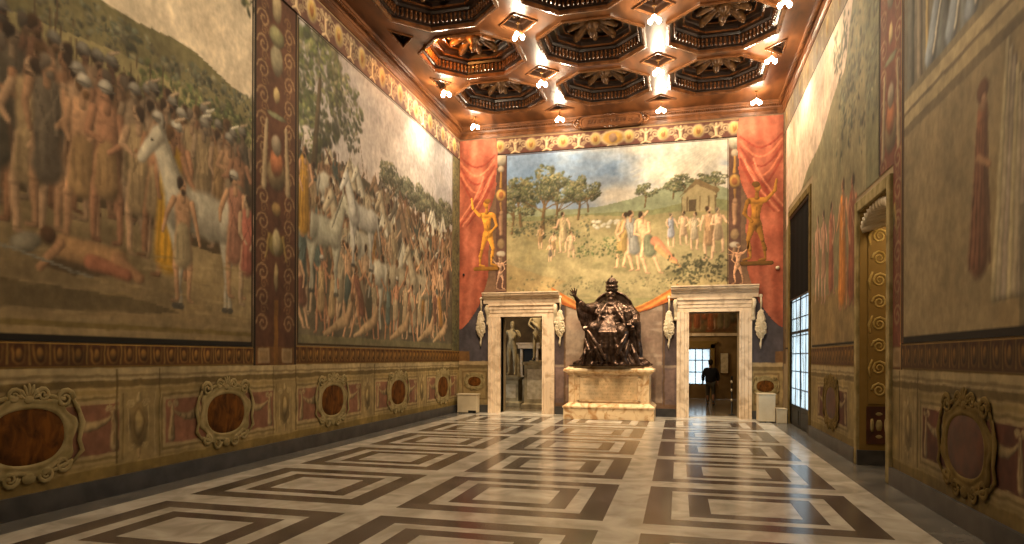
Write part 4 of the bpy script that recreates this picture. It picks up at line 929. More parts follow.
# ------------------------------------------------------------------ raised cartouches on the dado
def cartouche(loc, rz, label, first={}, key='gold', sx=1.0):
    med = M['medallion'] if key == 'gold' else M['medallion_dark']; fr = M['cart'] if key == 'gold' else M['cart_dark']
    if key in first:
        t = copy_tree(first[key]); t.location = loc; t.rotation_euler = (0, 0, rz); t.scale = (sx, 1, sx); t['label'] = label; return t
    t = thing('cartouche', loc, label, 'cartouche', 'cartouches along the painted dado', rz); t.scale = (sx, 1, sx); n = 40
    el = lambda a, k=1: (.42 * math.copysign(abs(math.cos(a)) ** .85, math.cos(a)) * k, .30 * math.copysign(abs(math.sin(a)) ** .85, math.sin(a)) * k)
    m = MB(); m.rings([[(el(2 * PI * i / n, k)[0], y, el(2 * PI * i / n, k)[1]) for i in range(n)] for k, y in ((1.02, -.002), (1.0, -.012), (.6, -.022), (.1, -.026))]); m.build('medallion', med, t, smooth=True)
    m = MB(); rg = []
    for i in range(n):
        a = 2 * PI * i / n; wv = 1 + .07 * math.sin(8 * a); p = el(a); q = (p[0] * 1.34 * wv, p[1] * 1.42 * wv); rg.append((p, q))
    m.rings([[(p[0] * (1 - u) + q[0] * u, y, p[1] * (1 - u) + q[1] * u) for p, q in rg] for u, y in ((-.04, -.01), (.05, -.035), (.25, -.045), (.35, -.025), (.6, -.03), (.85, -.05), (1.0, -.02), (1.02, 0))], cap=False); m.build('scrolled_frame', fr, t, smooth=True)
    m = MB()
    def vol(cx, cz, r0, f, g, tr=.028):
        m.tube([(cx + f * r0 * (1 - i / 20) * math.cos(i / 14 * 2.8 * PI), -.03, cz + g * r0 * (1 - i / 20) * math.sin(i / 14 * 2.8 * PI)) for i in range(15)], [tr * (1 - i / 24) for i in range(15)], 6)
    for f in (-1, 1):
        m = MB()
        vol(f * .42, .38, .11, f, 1, .036); vol(f * .40, -.34, .09, f, -1, .03); vol(f * .16, .44, .08, -f, 1); vol(f * .20, -.42, .09, -f, -1); m.tube([(f * .58, -.03, .3), (f * .64, -.035, .1), (f * .60, -.03, -.1), (f * .64, -.03, -.22), (f * .52, -.02, -.34)], [.02, .04, .03, .035, .015], 6)
        m.tube([(f * .47, -.02, .47), (f * .60, -.03, .22)], [.02, .03], 6); m.tube([(f * .16, -.02, .44), (f * .42, -.03, .38)], .025, 6); m.tube([(f * .20, -.02, -.42), (f * .40, -.03, -.36), (f * .52, -.02, -.32)], .025, 6)
        m.build('volute', fr, t, smooth=True)
    m = MB()
    for k in range(7): a = PI * (k + .5) / 7; m.tube([(.03 * math.cos(a), -.03, .40 + .02 * math.sin(a)), (.10 * math.cos(a), -.045, .41 + .12 * math.sin(a)), (.13 * math.cos(a), -.03, .41 + .16 * math.sin(a))], [.012, .024, .012], 5)
    m.ell((0, -.03, .40), (.06, .03, .045)); m.build('shell_crest', fr, t, smooth=True); m = MB(); m.ell((0, -.03, -.44), (.08, .03, .06)); m.build('lower_boss', fr, t, smooth=True)
    for ch in kids(t): ch.scale = (1, .4, 1)
    first[key] = t; return t
M['medallion'] = noise_mat('painted_amber_medallion', (.24, .14, .045), (.44, .27, .09), 7, .9, detail=6, spec=.15, stretch=(1, 1, .6), distort=.8)
M['medallion_dark'] = noise_mat('painted_brown_medallion', (.20, .09, .05), (.32, .16, .08), 5, .6, detail=6)
M['cart'] = noise_mat('painted_grey_cream_cartouche', (.50, .45, .30), (.64, .58, .42), 5, .9, spec=.1, detail=6)
M['cart_dark'] = noise_mat('painted_olive_cartouche', (.33, .27, .14), (.45, .38, .22), 5, .9, spec=.1, detail=6)
for s, lab in zip(CART_L, ('amber medallion in a scrolled cartouche, nearest on the left dado', 'amber medallion in a scrolled cartouche, second from the viewer on the left dado', 'amber medallion in a scrolled cartouche, middle one on the left dado', 'amber medallion in a scrolled cartouche, fourth from the viewer on the left dado', 'amber medallion in a scrolled cartouche on the left dado, nearest the end wall')): cartouche((.012, s, .84), PI / 2, lab)
cartouche((W - .012, -11.9, .82), -PI / 2, 'dark brown medallion in an olive cartouche, nearest on the right dado', key='dark', sx=1.05)
cartouche((W - .012, -5.92, .86), -PI / 2, 'dark brown medallion in an olive cartouche between window and doorway on the right', key='dark')
cartouche((9.02, -.012, .92), 0, 'small cartouche on the end wall above the cream box in the right corner', key='gold', sx=.55)
cartouche((.52, -.012, .95), 0, 'small cartouche on the end wall above the cream box in the left corner', key='gold', sx=.5)

# ------------------------------------------------------------------ tall window with blind, right wall
def window():
    w = bpy.data.objects.new('window_1', None); link(w); struct(w); y0, y1 = WY0, WY1
    m = MB()
    for a, b, z0, z1 in ((y0 - .16, y0, 0, WZ + .16), (y1, y1 + .16, 0, WZ + .16), (y0, y1, WZ, WZ + .16)): m.box(W - .035, W + .05, a, b, z0, z1)
    m.build('window_surround', M['cart_dark'], w, bevel=.01)
    m = MB(); X0, X1 = W + .02, W + .06
    m.box(X0, X1, y0, y0 + .06, 0, WZ); m.box(X0, X1, y1 - .06, y1, 0, WZ); m.box(X0, X1, y0, y1, WZ - .06, WZ); m.box(X0, X1, (y0 + y1) / 2 - .035, (y0 + y1) / 2 + .035, 0, WZ)
    for z in (.50, 2.35): m.box(X0, X1, y0, y1, z - .03, z + .03)
    m.build('window_frame', M['iron'], w)
    m = MB(); m.box(W + .025, W + .055, y0, y1, 0, .5)
    for yy in (y0 + .2, (y0 + y1) / 2 + .2): m.box(W + .012, W + .026, yy, yy + .93, .08, .42)
    m.build('kick_panel', M['iron'], w)
    m = MB()
    for k in range(1, 4): 
        if k != 2: y = y0 + (y1 - y0) * k / 4; m.box(X0 + .01, X1 - .01, y - .012, y + .012, .5, WZ)
    for k in range(1, 7): z = .5 + k * .44; m.box(X0 + .01, X1 - .01, y0, y1, z - .011, z + .011)
    m.build('glazing_bar', M['iron'], w)
    m = MB(); m.box(W + .037, W + .043, y0 + .01, y1 - .01, .5, WZ); m.build('pane', M['glass'], w)
def mk_glass():
    m = bpy.data.materials.new('rippled_window_glass'); m.use_nodes = True; nt = m.node_tree; nt.nodes.clear(); N, L = nt.nodes, nt.links
    o = N.new('ShaderNodeOutputMaterial'); tr = N.new('ShaderNodeBsdfTransparent'); tl = N.new('ShaderNodeBsdfTranslucent'); gl = N.new('ShaderNodeBsdfGlossy'); gl.inputs['Roughness'].default_value = .08
    tr.inputs[0].default_value = (.86, .90, .92, 1); tl.inputs[0].default_value = (.8, .86, .9, 1)
    tc = N.new('ShaderNodeTexCoord'); mp = N.new('ShaderNodeMapping'); mp.inputs['Scale'].default_value = (1, 5, .7); nz = N.new('ShaderNodeTexNoise'); nz.inputs['Scale'].default_value = 1.3; L.new(tc.outputs['Object'], mp.inputs[0]); L.new(mp.outputs[0], nz.inputs[0])
    cr = N.new('ShaderNodeMapRange'); cr.inputs[1].default_value = .35; cr.inputs[2].default_value = .65; cr.inputs[3].default_value = .15; cr.inputs[4].default_value = .85; L.new(nz.outputs[0], cr.inputs[0])
    a = N.new('ShaderNodeMixShader'); L.new(cr.outputs[0], a.inputs[0]); L.new(tr.outputs[0], a.inputs[1]); L.new(tl.outputs[0], a.inputs[2]); b = N.new('ShaderNodeMixShader'); b.inputs[0].default_value = .08; L.new(a.outputs[0], b.inputs[1]); L.new(gl.outputs[0], b.inputs[2]); L.new(b.outputs[0], o.inputs[0])
    return m
M['glass'] = mk_glass()
window()
t = thing('roller_blind', (W - .01, (WY0 + WY1) / 2, WZ - .06), 'black roller blind pulled halfway down the tall window on the right', 'blind')
m = MB(); n = 30; hw = (WY1 - WY0) / 2 - .03
m.rings([[(x + .002 * math.sin(i * .9), -hw + 2 * hw * i / n, z) for i in range(n + 1)] for x, z in ((.0, 0), (.002, -1), (0, -2.12))], cap=False, closed=False); fb = m.build('blind_fabric', M['shade'], t, recalc=False); sm = fb.modifiers.new('Solidify', 'SOLIDIFY'); sm.thickness = .008
m = MB(); m.tube([(0, -hw, 0), (0, hw, 0)], .03, 10); m.build('roller_tube', M['iron'], t)
m = MB(); m.box(-.012, .012, -hw, hw, -2.15, -2.11); m.build('bottom_bar', M['iron'], t)

# ------------------------------------------------------------------ doorway in the right wall with scrolled reveal
d = bpy.data.objects.new('door_3', None); link(d); struct(d)
m = MB()
for a, b, z0, z1 in ((DY0 - .16, DY0, 0, DZ + .17), (DY1, DY1 + .14, 0, DZ + .17), (DY0, DY1, DZ, DZ + .17)): m.box(W - .05, W + .03, a, b, z0, z1)
m.build('door_surround', M['cart'], d, bevel=.015)
m = MB(); m.box(W + .0, W + .52, DY1 - .015, DY1 + .05, 0, DZ); m.box(W, W + .52, DY0 - .05, DY0 + .015, 0, DZ); m.box(W, W + .52, DY0, DY1, DZ - .015, DZ + .05); m.build('reveal', M['scroll_ground'], d)
m = MB(); m.box(W - .04, W + .52, DY1 - .04, DY1, 0, .24); m.build('reveal_base', M['slate'], d)
m = MB(); m.box(W + .12, W + .44, DY1 - .03, DY1, .98, 3.85); m.build('reveal_panel', M['scroll_ground'], d)
m = MB()
for k in range(8):
    f = 1 if k % 2 else -1; cz = 1.2 + k * .35; cx = W + .28
    m.tube([(cx + f * .11 * (1 - i / 19) * math.cos(i / 14 * 3.2 * PI), DY1 - .04, cz + .12 * (1 - i / 19) * math.sin(i / 14 * 3.2 * PI)) for i in range(16)], [.020 * (1 - i / 30) for i in range(16)], 6)
    m.tube([(cx - f * .13, DY1 - .04, cz - .14), (cx - f * .15, DY1 - .04, cz), (cx - f * .10, DY1 - .04, cz + .14)], [.012, .022, .014], 6)
o = m.build('scroll_relief', M['gold_scroll'], d, smooth=True); o.scale = (1, .35, 1); o.location = (0, (DY1 - .03) * .65, 0)
m = MB(); m.box(W + .10, W + .46, DY1 - .03, DY1, .34, .94); m.build('lower_panel', M['medallion_dark'], d)
m = MB(); m.ell((W + .28, DY1 - .035, .64), (.05, .02, .10), 8, 6)
for f in (-1, 1): m.ell((W + .28, DY1 - .015, .64 + f * .18), (.09, .02, .05), 8, 6); m.ell((W + .28 + f * .1, DY1 - .035, .64), (.03, .02, .12), 8, 6)
m.build('painted_ornament', M['cart'], d, smooth=True)
m = MB(); 
for k in range(14): a = PI * k / 13; m.tube([(W + .02, (DY0 + DY1) / 2 + .72 * math.cos(a), DZ - .28 + .22 * math.sin(a)), (W + .25, (DY0 + DY1) / 2 + .60 * math.cos(a), DZ - .22 + .22 * math.sin(a)), (W + .48, (DY0 + DY1) / 2 + .3 * math.cos(a), DZ - .22 + .14 * math.sin(a))], [.07, .075, .05], 8)
m.build('shell_vault', M['white_metal'], d, smooth=True)
m = MB(); m.box(W + .52, W + 2.2, DY0 - .06, DY0, 0, 4.3); m.box(W + .52, W + 2.2, DY1 + .3, DY1 + .36, 0, 4.3); m.box(W + 2.2, W + 2.26, DY0 - .06, DY1 + .36, 0, 4.3); m.box(W + .42, W + 2.2, DY0 - .06, DY1 + .36, 4.3, 4.36); m.box(W + .46, W + .52, DY1 + .05, DY1 + .36, 0, 4.3); m.box(W + .0, W + 2.2, DY0, DY1 + .3, -.06, -.003); struct(m.build('wall_passage', M['scroll_ground']))

# ------------------------------------------------------------------ cream boxes and sensors
t = thing('radiator_cover', (.44, -.36, 0), 'cream painted box with a dark foot gap in the left corner by the marble doorway', 'radiator cover')
m = MB(); m.prism([(-.31, .02), (.31, .02), (.31, .56), (-.31, .56)], 1, -.15, .15); m.build('box_body', M['white_metal'], t, bevel=.012)
m = MB(); m.box(-.33, .33, -.17, .17, .56, .59); m.build('box_top', M['white_metal'], t, bevel=.006)
m = MB(); m.box(.04, .29, -.156, -.148, .02, .09); m.build('vent_gap', M['iron'], t); m = MB()
for k in range(2): m.box(-.27 + k * .44, -.17 + k * .44, -.1, .1, 0, .03)
m.build('foot', M['iron'], t)
t = thing('metal_box', (8.98, -.75, 0), 'tall cream box standing in the right corner beside the right marble doorway', 'box')
m = MB(); m.box(-.25, .17, -.28, .22, .03, .74); m.build('box_body', M['white_metal'], t, bevel=.01); m = MB(); m.box(-.265, .185, -.295, .235, .74, .765); m.build('box_top', M['white_metal'], t, bevel=.005); m = MB(); m.box(-.22, -.06, -.27, -.2, 0, .04); m.build('foot', M['iron'], t)
t = thing('metal_box', (9.30, -.80, 0), 'low cream box against the right wall beside the taller cream box', 'box')
m = MB(); m.box(-.13, .13, -.30, .22, .0, .36); m.build('box_body', M['white_metal'], t, bevel=.01); m = MB(); m.box(-.14, .14, -.31, .23, .36, .38); m.build('box_top', M['white_metal'], t, bevel=.005)
t = thing('wall_sensor', (9.32, -.022, 4.21), 'small white sensor on the right painted curtain', 'sensor')
m = MB(); m.lathe([(.03, 0), (.05, .02), (.05, .07), (.03, .09)], (0, -.05, -.045), 12); m.build('sensor_body', M['white_metal'], t, smooth=True); m = MB(); m.box(-.03, .03, -.05, 0, -.04, .04); m.build('bracket', M['iron'], t)
t = thing('wall_sensor', (.17, -.022, 4.28), 'small black sensor low on the left painted curtain', 'sensor')
m = MB(); m.lathe([(.02, 0), (.035, .02), (.035, .05), (.02, .07)], (0, -.04, -.035), 12); m.build('sensor_body', M['iron'], t, smooth=True); m = MB(); m.box(-.02, .02, -.04, 0, -.03, .03); m.build('bracket', M['brass'], t)

# ------------------------------------------------------------------ rooms beyond the end wall
M['room_wall'] = noise_mat('ochre_room_wall', (.40, .31, .17), (.56, .45, .28), 1.6, .8, detail=6)
M['room_wall_dark'] = noise_mat('brown_room_wall', (.26, .20, .13), (.42, .34, .22), 1.6, .8, detail=6)
M['room_floor'] = noise_mat('polished_room_floor', (.44, .40, .33), (.58, .53, .45), 2, .14, detail=5)
def room(x0, x1, y0, y1, h, wm, side, openings=()):
    m = MB(); m.box(x0 - .1, x1 + .1, y0, y1 + .1, -.15, -.004); struct(m.build('floor_' + side, M['room_floor']))
    m = MB(); m.box(x0 - .1, x1 + .1, y0, y1 + .1, h, h + .1); struct(m.build('ceiling_' + side, M['room_wall_dark']))
    m = MB(); m.box(x0 - .1, x0, y0, y1 + .1, 0, h); m.box(x1, x1 + .1, y0, y1 + .1, 0, h)
    if openings:
        a, b, z0, z1 = openings; m.box(x0, a, y1, y1 + .25, 0, h); m.box(b, x1, y1, y1 + .25, 0, h); m.box(a, b, y1, y1 + .25, z1, h); m.box(a, b, y1, y1 + .25, 0, z0)
    else: m.box(x0, x1, y1, y1 + .1, 0, h)
    struct(m.build('wall_' + side, wm))
room(-1.2, 4.6, .6, 5.6, 4.6, M['room_wall_dark'], 'left_room')
room(4.9, 9.9, .6, 9.0, 4.4, M['room_wall'], 'right_room', (7.05, 7.95, .6, 2.1))

def humanoid(name, joints, mat, parent=None, sub=1):
    """one continuous skinned body; joints: name -> (pos, radius, parent joint)"""
    keys = list(joints); me = bpy.data.meshes.new(name); me.from_pydata([joints[k][0] for k in keys], [(keys.index(joints[k][2]), i) for i, k in enumerate(keys) if joints[k][2]], [])
    o = bpy.data.objects.new(name, me); link(o)
    if parent: o.parent = parent
    sk = o.modifiers.new('Skin', 'SKIN'); sk.use_smooth_shade = True
    for i, k in enumerate(keys):
        r = joints[k][1]; sv = me.skin_vertices[0].data[i]; sv.radius = r if hasattr(r, '__len__') else (r, r); sv.use_root = (i == 0)
    ss = o.modifiers.new('Subdivision', 'SUBSURF'); ss.levels = sub; ss.render_levels = sub
    me.materials.append(mat); return o

def hand(J, pre, base, wrist, d, side, k, curl=.4):
    """five fingers rooted in the palm; d: pointing direction, side: thumb side"""
    d = Vector(d).normalized(); side = Vector(side).normalized(); nrm = d.cross(side).normalized(); b = Vector(base); palm = b + d * .05 * k
    J[pre + 'palm'] = (tuple(palm), (.034 * k, .022 * k), wrist)
    for i, L in enumerate((.075, .085, .078, .06)):
        o = palm + d * .035 * k + side * (.027 - .018 * i) * k; q = o + (d * .5 + nrm * .15 * curl) * L * k; e = q + (d * (.5 - .2 * curl) + nrm * .4 * curl) * L * k
        J[pre + 'k%d' % i] = (tuple(o), .009 * k, pre + 'palm'); J[pre + 'm%d' % i] = (tuple(q), .008 * k, pre + 'k%d' % i); J[pre + 'e%d' % i] = (tuple(e), .0065 * k, pre + 'm%d' % i)
    o = palm - d * .02 * k + side * .03 * k; q = o + (side * .6 + d * .6) * .04 * k; J[pre + 't0'] = (tuple(o), .011 * k, pre + 'palm'); J[pre + 't1'] = (tuple(q), .010 * k, pre + 't0'); J[pre + 't2'] = (tuple(q + d * .03 * k), .008 * k, pre + 't1')

def standing(k=1.0, lean=0, arml=None, armr=None, stride=.0, seed=0, facing=-1):
    f = facing; J = {}
    J['hip'] = ((0, 0, .93 * k), (.15 * k, .11 * k), None); J['waist'] = ((.01 * k, 0, 1.1 * k), (.125 * k, .095 * k), 'hip'); J['chest'] = ((.0 + lean, 0, 1.3 * k), (.165 * k, .11 * k), 'waist'); J['neck'] = ((lean, 0, 1.47 * k), .052 * k, 'chest')
    J['jaw'] = ((lean, f * .02 * k, 1.56 * k), (.062 * k, .075 * k), 'neck'); J['head'] = ((lean, 0, 1.65 * k), (.075 * k, .09 * k), 'jaw'); J['crown'] = ((lean, -f * .01, 1.71 * k), (.05 * k, .06 * k), 'head'); J['nose'] = ((lean, f * .105 * k, 1.60 * k), .012 * k, 'jaw')
    for s, nm, st in ((-1, 'l', stride), (1, 'r', -stride)):
        J['h' + nm] = ((s * .09 * k, 0, .88 * k), .095 * k, 'hip'); J['kn' + nm] = ((s * .10 * k, f * (.03 + st * .6) * k, .49 * k), .06 * k, 'h' + nm); J['ca' + nm] = ((s * .10 * k, (f * st * .9 - f * .02) * k, .34 * k), .058 * k, 'kn' + nm); J['an' + nm] = ((s * .10 * k, f * st * 1.2 * k, .08 * k + abs(min(0, st)) * .15), .034 * k, 'ca' + nm); J['to' + nm] = ((s * .12 * k, (f * st * 1.2 + f * .15) * k, .03 * k), (.04 * k, .025 * k), 'an' + nm)
        arm = arml if s < 0 else armr
        e, w = arm if arm else ((s * .27, .0, 1.12), (s * .29, f * .07, .88))
        J['s' + nm] = ((lean + s * .19 * k, 0, 1.39 * k), .058 * k, 'chest'); J['e' + nm] = (tuple(v * k for v in e), .042 * k, 's' + nm); J['w' + nm] = (tuple(v * k for v in w), .027 * k, 'e' + nm)
        d = Vector(w) - Vector(e); hand(J, 'hd' + nm, tuple(v * k for v in w), 'w' + nm, d, (0, f, 0) if abs(d.normalized().y) < .7 else (-s, 0, 0), k)
    return J

def plinth(x, y, w, h, label):
    t = thing('statue_plinth', (x, y, 0), label, 'pedestal'); m = MB()
    m.rings([[(a * q, b * q, z) for a, b in ((-1, -1), (1, -1), (1, 1), (-1, 1))] for q, z in ((w * .62, 0), (w * .62, .12), (w * .5, .18), (w * .5, h - .12), (w * .58, h - .06), (w * .6, h))]); m.build('plinth_body', M['statue_marble'], t); m = MB(); m.box(-w * .36, w * .36, -w * .5 - .01, -w * .5, .3, h - .25); m.build('plinth_panel', M['stucco'], t); return t
plinth(.97, 2.9, .62, 1.02, 'stone plinth under the slender statue seen through the left doorway')
t = thing('standing_statue', (.97, 2.9, 1.024), 'slender standing nude marble statue seen through the left doorway, left side', 'statue')
humanoid('figure', standing(1.12, .02, ((-.25, .02, 1.12), (-.2, -.1, .9)), ((.27, -.02, 1.2), (.18, -.2, 1.35))), M['statue_marble'], t, 2).location = (0, 0, .05); m = MB(); m.box(-.27, .27, -.2, .25, -.0, .04); m.tube([(.2, .12, 0), (.22, .1, .4), (.18, .06, .8)], [.09, .07, .05], 8); m.build('tree_support', M['statue_marble'], t, smooth=False)
plinth(2.02, 2.45, .80, 1.56, 'broad stone plinth under the headless statue at the right of the left doorway')
t = thing('standing_statue', (2.02, 2.45, 1.56), 'marble statue with bent leg on the taller plinth inside the left doorway', 'statue')
J = standing(1.05, -.03, ((-.3, -.1, 1.15), (-.15, -.22, 1.05)), ((.26, .05, 1.2), (.3, -.05, .98)), stride=.16); humanoid('figure', J, M['statue_marble'], t, 2).location = (0, 0, .05)
m = MB(); m.tube([(-.2, -.03, 1.38), (0, -.13, 1.2), (.18, -.08, .98), (.05, .1, .92), (-.2, .02, 1.0)], [.05, .06, .07, .06, .04], 8); m.box(-.25, .25, -.25, .28, 0, .04); m.build('stone_drapery', M['statue_marble'], t, smooth=True)
t = thing('marble_aedicule', (1.04, 5.45, 0), 'pale marble niche frame with dark middle on the far wall seen through the left doorway', 'niche')
m = MB()
for x in (-.36, .26): m.box(x, x + .10, -.12, .1, 1.0, 2.05)
m.box(-.44, .44, -.2, .1, 2.05, 2.2); m.box(-.5, .5, -.24, .1, 2.2, 2.28); m.box(-.42, .42, -.16, .1, .9, 1.0); m.build('niche_frame', M['marble'], t, bevel=.01); m = MB(); m.box(-.26, .26, -.01, .02, 1.0, 2.05); m.build('niche_back', M['iron'], t); m = MB(); m.box(-.3, .3, -.1, .1, 0, .9); m.build('niche_base', M['statue_marble'], t)
t = thing('column_shaft', (.72, 1.6, 0), 'dark red marble column edge just inside the left doorway', 'column'); t.location = (.93, 1.25, 0)
m = MB(); m.lathe([(.10, .14), (.095, 1.5), (.085, 2.9)], n=16); m.build('shaft', M['red_marble'], t, smooth=True); m = MB(); m.box(-.13, .13, -.13, .13, 0, .08); m.lathe([(.13, .08), (.13, .11), (.10, .14)], n=16); m.build('column_base', M['statue_marble'], t); m = MB(); m.lathe([(.085, 2.9), (.13, 3.0), (.13, 3.05)], n=16); m.box(-.14, .14, -.14, .14, 3.05, 3.12); m.build('capital', M['statue_marble'], t)
t = thing('stone_bench', (1.9, 4.3, 0), 'low dark stone bench deep in the room seen through the left doorway', 'bench')
m = MB(); m.box(-.7, .7, -.25, .25, .42, .52); m.build('seat', M['statue_marble'], t, bevel=.01); m = MB(); m.box(-.6, -.45, -.2, .2, 0, .42); m.build('leg', M['statue_marble'], t); m = MB(); m.box(.45, .6, -.2, .2, 0, .42); m.build('leg', M['statue_marble'], t)

# right room: window, frames, painted frieze, information board, display stand
w = bpy.data.objects.new('window_2', None); link(w); struct(w)
m = MB(); 
for x in (7.05, 7.34, 7.62, 7.92): m.box(x, x + .03, 9.05, 9.09, .6, 2.1)
for z in (.6, 1.1, 1.6, 2.07): m.box(7.05, 7.95, 9.05, 9.09, z, z + .03)
m.build('window_frame', M['iron'], w); m = MB(); m.box(7.05, 7.95, 9.065, 9.072, .6, 2.1); m.build('pane', M['glass'], w)
m = MB()
for x0, x1, z0, z1 in ((6.86, 7.05, 0, 2.3), (7.95, 8.12, 0, 2.3), (6.86, 8.12, 2.1, 2.32), (6.78, 8.22, 2.32, 2.42)): m.box(x0, x1, 8.88, 9.02, z0, z1)
m.build('window_surround', M['scroll_ground'], w, bevel=.01)
t = tag(MB().box(6.5, 9.8, 8.93, 8.99, 2.62, 2.74).build('wall_shelf', M['marble'], None, bevel=.01), 'pale stone moulding across the far wall of the room through the right doorway', 'moulding')
c = Cv(5.0, 9.8, 2.8, 4.3, 30, (.42, .30, .18), 5); r = random.Random(8)
for k in range(26): c.ell(r.uniform(5, 9.8), r.uniform(2.8, 4.3), r.uniform(.15, .5), r.uniform(.1, .35), np.array(r.choice([(.56, .30, .16), (.36, .34, .24), (.5, .42, .26), (.30, .30, .26)])), r.uniform(-1, 1), .4, .5)
for k in range(9): p_figure(c, r.uniform(6.6, 8.8), 2.9, 1.2, r, robe=r.choice([(.6, .34, .2), (.5, .44, .3)]))
c.age(.1, 4); tag(c.mesh('fresco', BACK(-8.985)), 'dim painted frieze high on the far wall seen through the right doorway', 'painting')
t = thing('information_board', (8.5, 8.96, 1.5), 'pale information board on the far wall seen through the right doorway', 'sign'); m = MB(); m.box(-.15, .15, -.03, 0, -.42, .42); m.build('board', M['stucco'], t); m = MB()
for z in (-.43, .41): m.box(-.17, .17, -.04, 0, z, z + .02)
for x in (-.17, .15): m.box(x, x + .02, -.04, 0, -.43, .43)
m.build('board_frame', M['brass'], t)
t = thing('glass_barrier_post', (8.22, 1.15, 0), 'slim dark post with bright metal clips just inside the right doorway', 'post')
m = MB(); m.lathe([(.10, 0), (.10, .02), (.025, .03), (.02, 1.1), (.035, 1.13), (.02, 1.17)], n=12); m.build('pole', M['iron'], t, smooth=True)
for z in (.45, .75, 1.0):
    m = MB(); m.ell((-.01, -.03, z), (.03, .03, .045), 8, 6); m.build('clip', M['white_metal'], t, smooth=True)

# the visitor
t = thing('person', (7.78, 5.0, 0), 'person in a dark jacket walking away through the room beyond the right doorway', 'person')
J = standing(.93, 0, ((-.28, -.03, 1.13), (-.27, .12, .92)), ((.28, .05, 1.13), (.27, -.06, .92)), stride=.10, facing=1); humanoid('body', J, M['skin'], t, 1)
J = {}; k = .93
J['hip'] = ((0, 0, .84 * k), (.23 * k, .19 * k), None); J['waist'] = ((0, 0, 1.06 * k), (.22 * k, .185 * k), 'hip'); J['chest'] = ((0, 0, 1.3 * k), (.25 * k, .20 * k), 'waist'); J['col'] = ((0, 0, 1.46 * k), (.075 * k, .07 * k), 'chest')
for s, nm, e, w_ in ((-1, 'l', (-.28, -.03, 1.13), (-.27, .11, .94)), (1, 'r', (.28, .05, 1.13), (.27, -.05, .94))): J['s' + nm] = ((s * .19 * k, 0, 1.38 * k), .10 * k, 'chest'); J['e' + nm] = (tuple(v * k for v in e), .078 * k, 's' + nm); J['w' + nm] = (tuple(v * k for v in w_), .055 * k, 'e' + nm)
humanoid('jacket', J, M['jacket'], t, 2)
J = {'hip': ((0, 0, .88 * k), (.165 * k, .13 * k), None)}
for s, nm, st in ((-1, 'l', .10), (1, 'r', -.10)): J['h' + nm] = ((s * .09 * k, 0, .84 * k), .105 * k, 'hip'); J['kn' + nm] = ((s * .10 * k, (.03 + st * .6) * k, .49 * k), .08 * k, 'h' + nm); J['an' + nm] = ((s * .10 * k, st * 1.2 * k, .10 * k), .058 * k, 'kn' + nm)
humanoid('trousers', J, M['trousers'], t, 2)
m = MB(); m.ell((0, -.02, 1.70 * k), (.085, .10, .085), 14, 9); m.ell((0, -.045, 1.64 * k), (.082, .075, .09), 12, 8); m.build('hair', M['hair'], t, smooth=True)
for s, st in ((-1, .10), (1, -.10)):
    m = MB(); m.ell((s * .11 * k, (st * 1.2 + .06) * k, .045), (.05, .14, .045), 12, 8); m.build('shoe', M['shoe'], t, smooth=True)

# ------------------------------------------------------------------ marble pedestal
PXc, PYc = 4.81, -.78
t = thing('marble_pedestal', (PXc, PYc, 0), 'honey coloured marble pedestal under the bronze seated statue', 'pedestal')
def slab(name, prof, hw, hd, mat=None, **k):
    """prof: list of (outset, z)"""
    m = MB(); m.rings([[(-hw - o, -hd - o, z), (-hw * .86 - o, -hd - o, z), (-hw * .86, -hd - o + .06, z), (hw * .86, -hd - o + .06, z), (hw * .86 + o, -hd - o, z), (hw + o, -hd - o, z), (hw + o, hd + .02, z), (-hw - o, hd + .02, z)] for o, z in prof]); return m.build(name, mat or M['marble_warm'], t, **k)
slab('base_block', [(.13, 0), (.13, .30), (.12, .32)], 1.10, .62, bevel=.008)
slab('base_moulding', [(.15, .32), (.15, .36), (.10, .40), (.04, .44), (.0, .46)], 1.10, .62)
slab('pedestal_body', [(0, .46), (0, 1.22)], 1.10, .62, bevel=.006)
slab('cap_moulding', [(0, 1.22), (.03, 1.24), (.03, 1.27), (.09, 1.31), (.13, 1.33), (.13, 1.38), (.11, 1.40), (.03, 1.43), (.02, 1.47)], 1.10, .62)
m = MB(); m.box(-.80, .80, -.585, -.55, .53, 1.16); ip = m.build('inscription_panel', M['panel_marble'], t, bevel=.01)
m = MB()
for a in (-.86, .80): m.box(a, a + .06, -.60, -.55, .50, 1.19)
m.box(-.86, .86, -.60, -.55, 1.16, 1.19); m.box(-.86, .86, -.60, -.55, .50, .53); m.build('panel_frame', M['marble_warm'], ip)
c = Cv(-.78, .78, .55, 1.14, 130, (.86, .74, .56), 4); r = random.Random(4); n = c.noise(.5, 5, 3, 2, 1); c.mix(np.clip((n - .5) * 5, 0, 1) * .5, (.78, .60, .40)); c.mix(np.clip((.4 - n) * 7, 0, 1) * .5, (.92, .84, .70))
for row in range(6):
    x = -.68 + (.18 if row == 5 else 0); z = 1.06 - row * .09
    while x < .68 - (.18 if row == 5 else 0):
        w_ = r.uniform(.02, .035); c.rect(x, x + .01, z - .017, z + .017, (.66, .50, .34), .6)
        if r.random() < .6: c.rect(x, x + w_ * .7, z - .017 + .02 * r.randrange(2), z - .009 + .02 * r.randrange(2), (.66, .50, .34), .5)
        x += w_ + .012 + (.03 if r.random() < .15 else 0)
c.age(.05, 3, 0); o = c.mesh('worn_inscription', lambda S, T: (S, -.588, T), M['fresco'], ip)

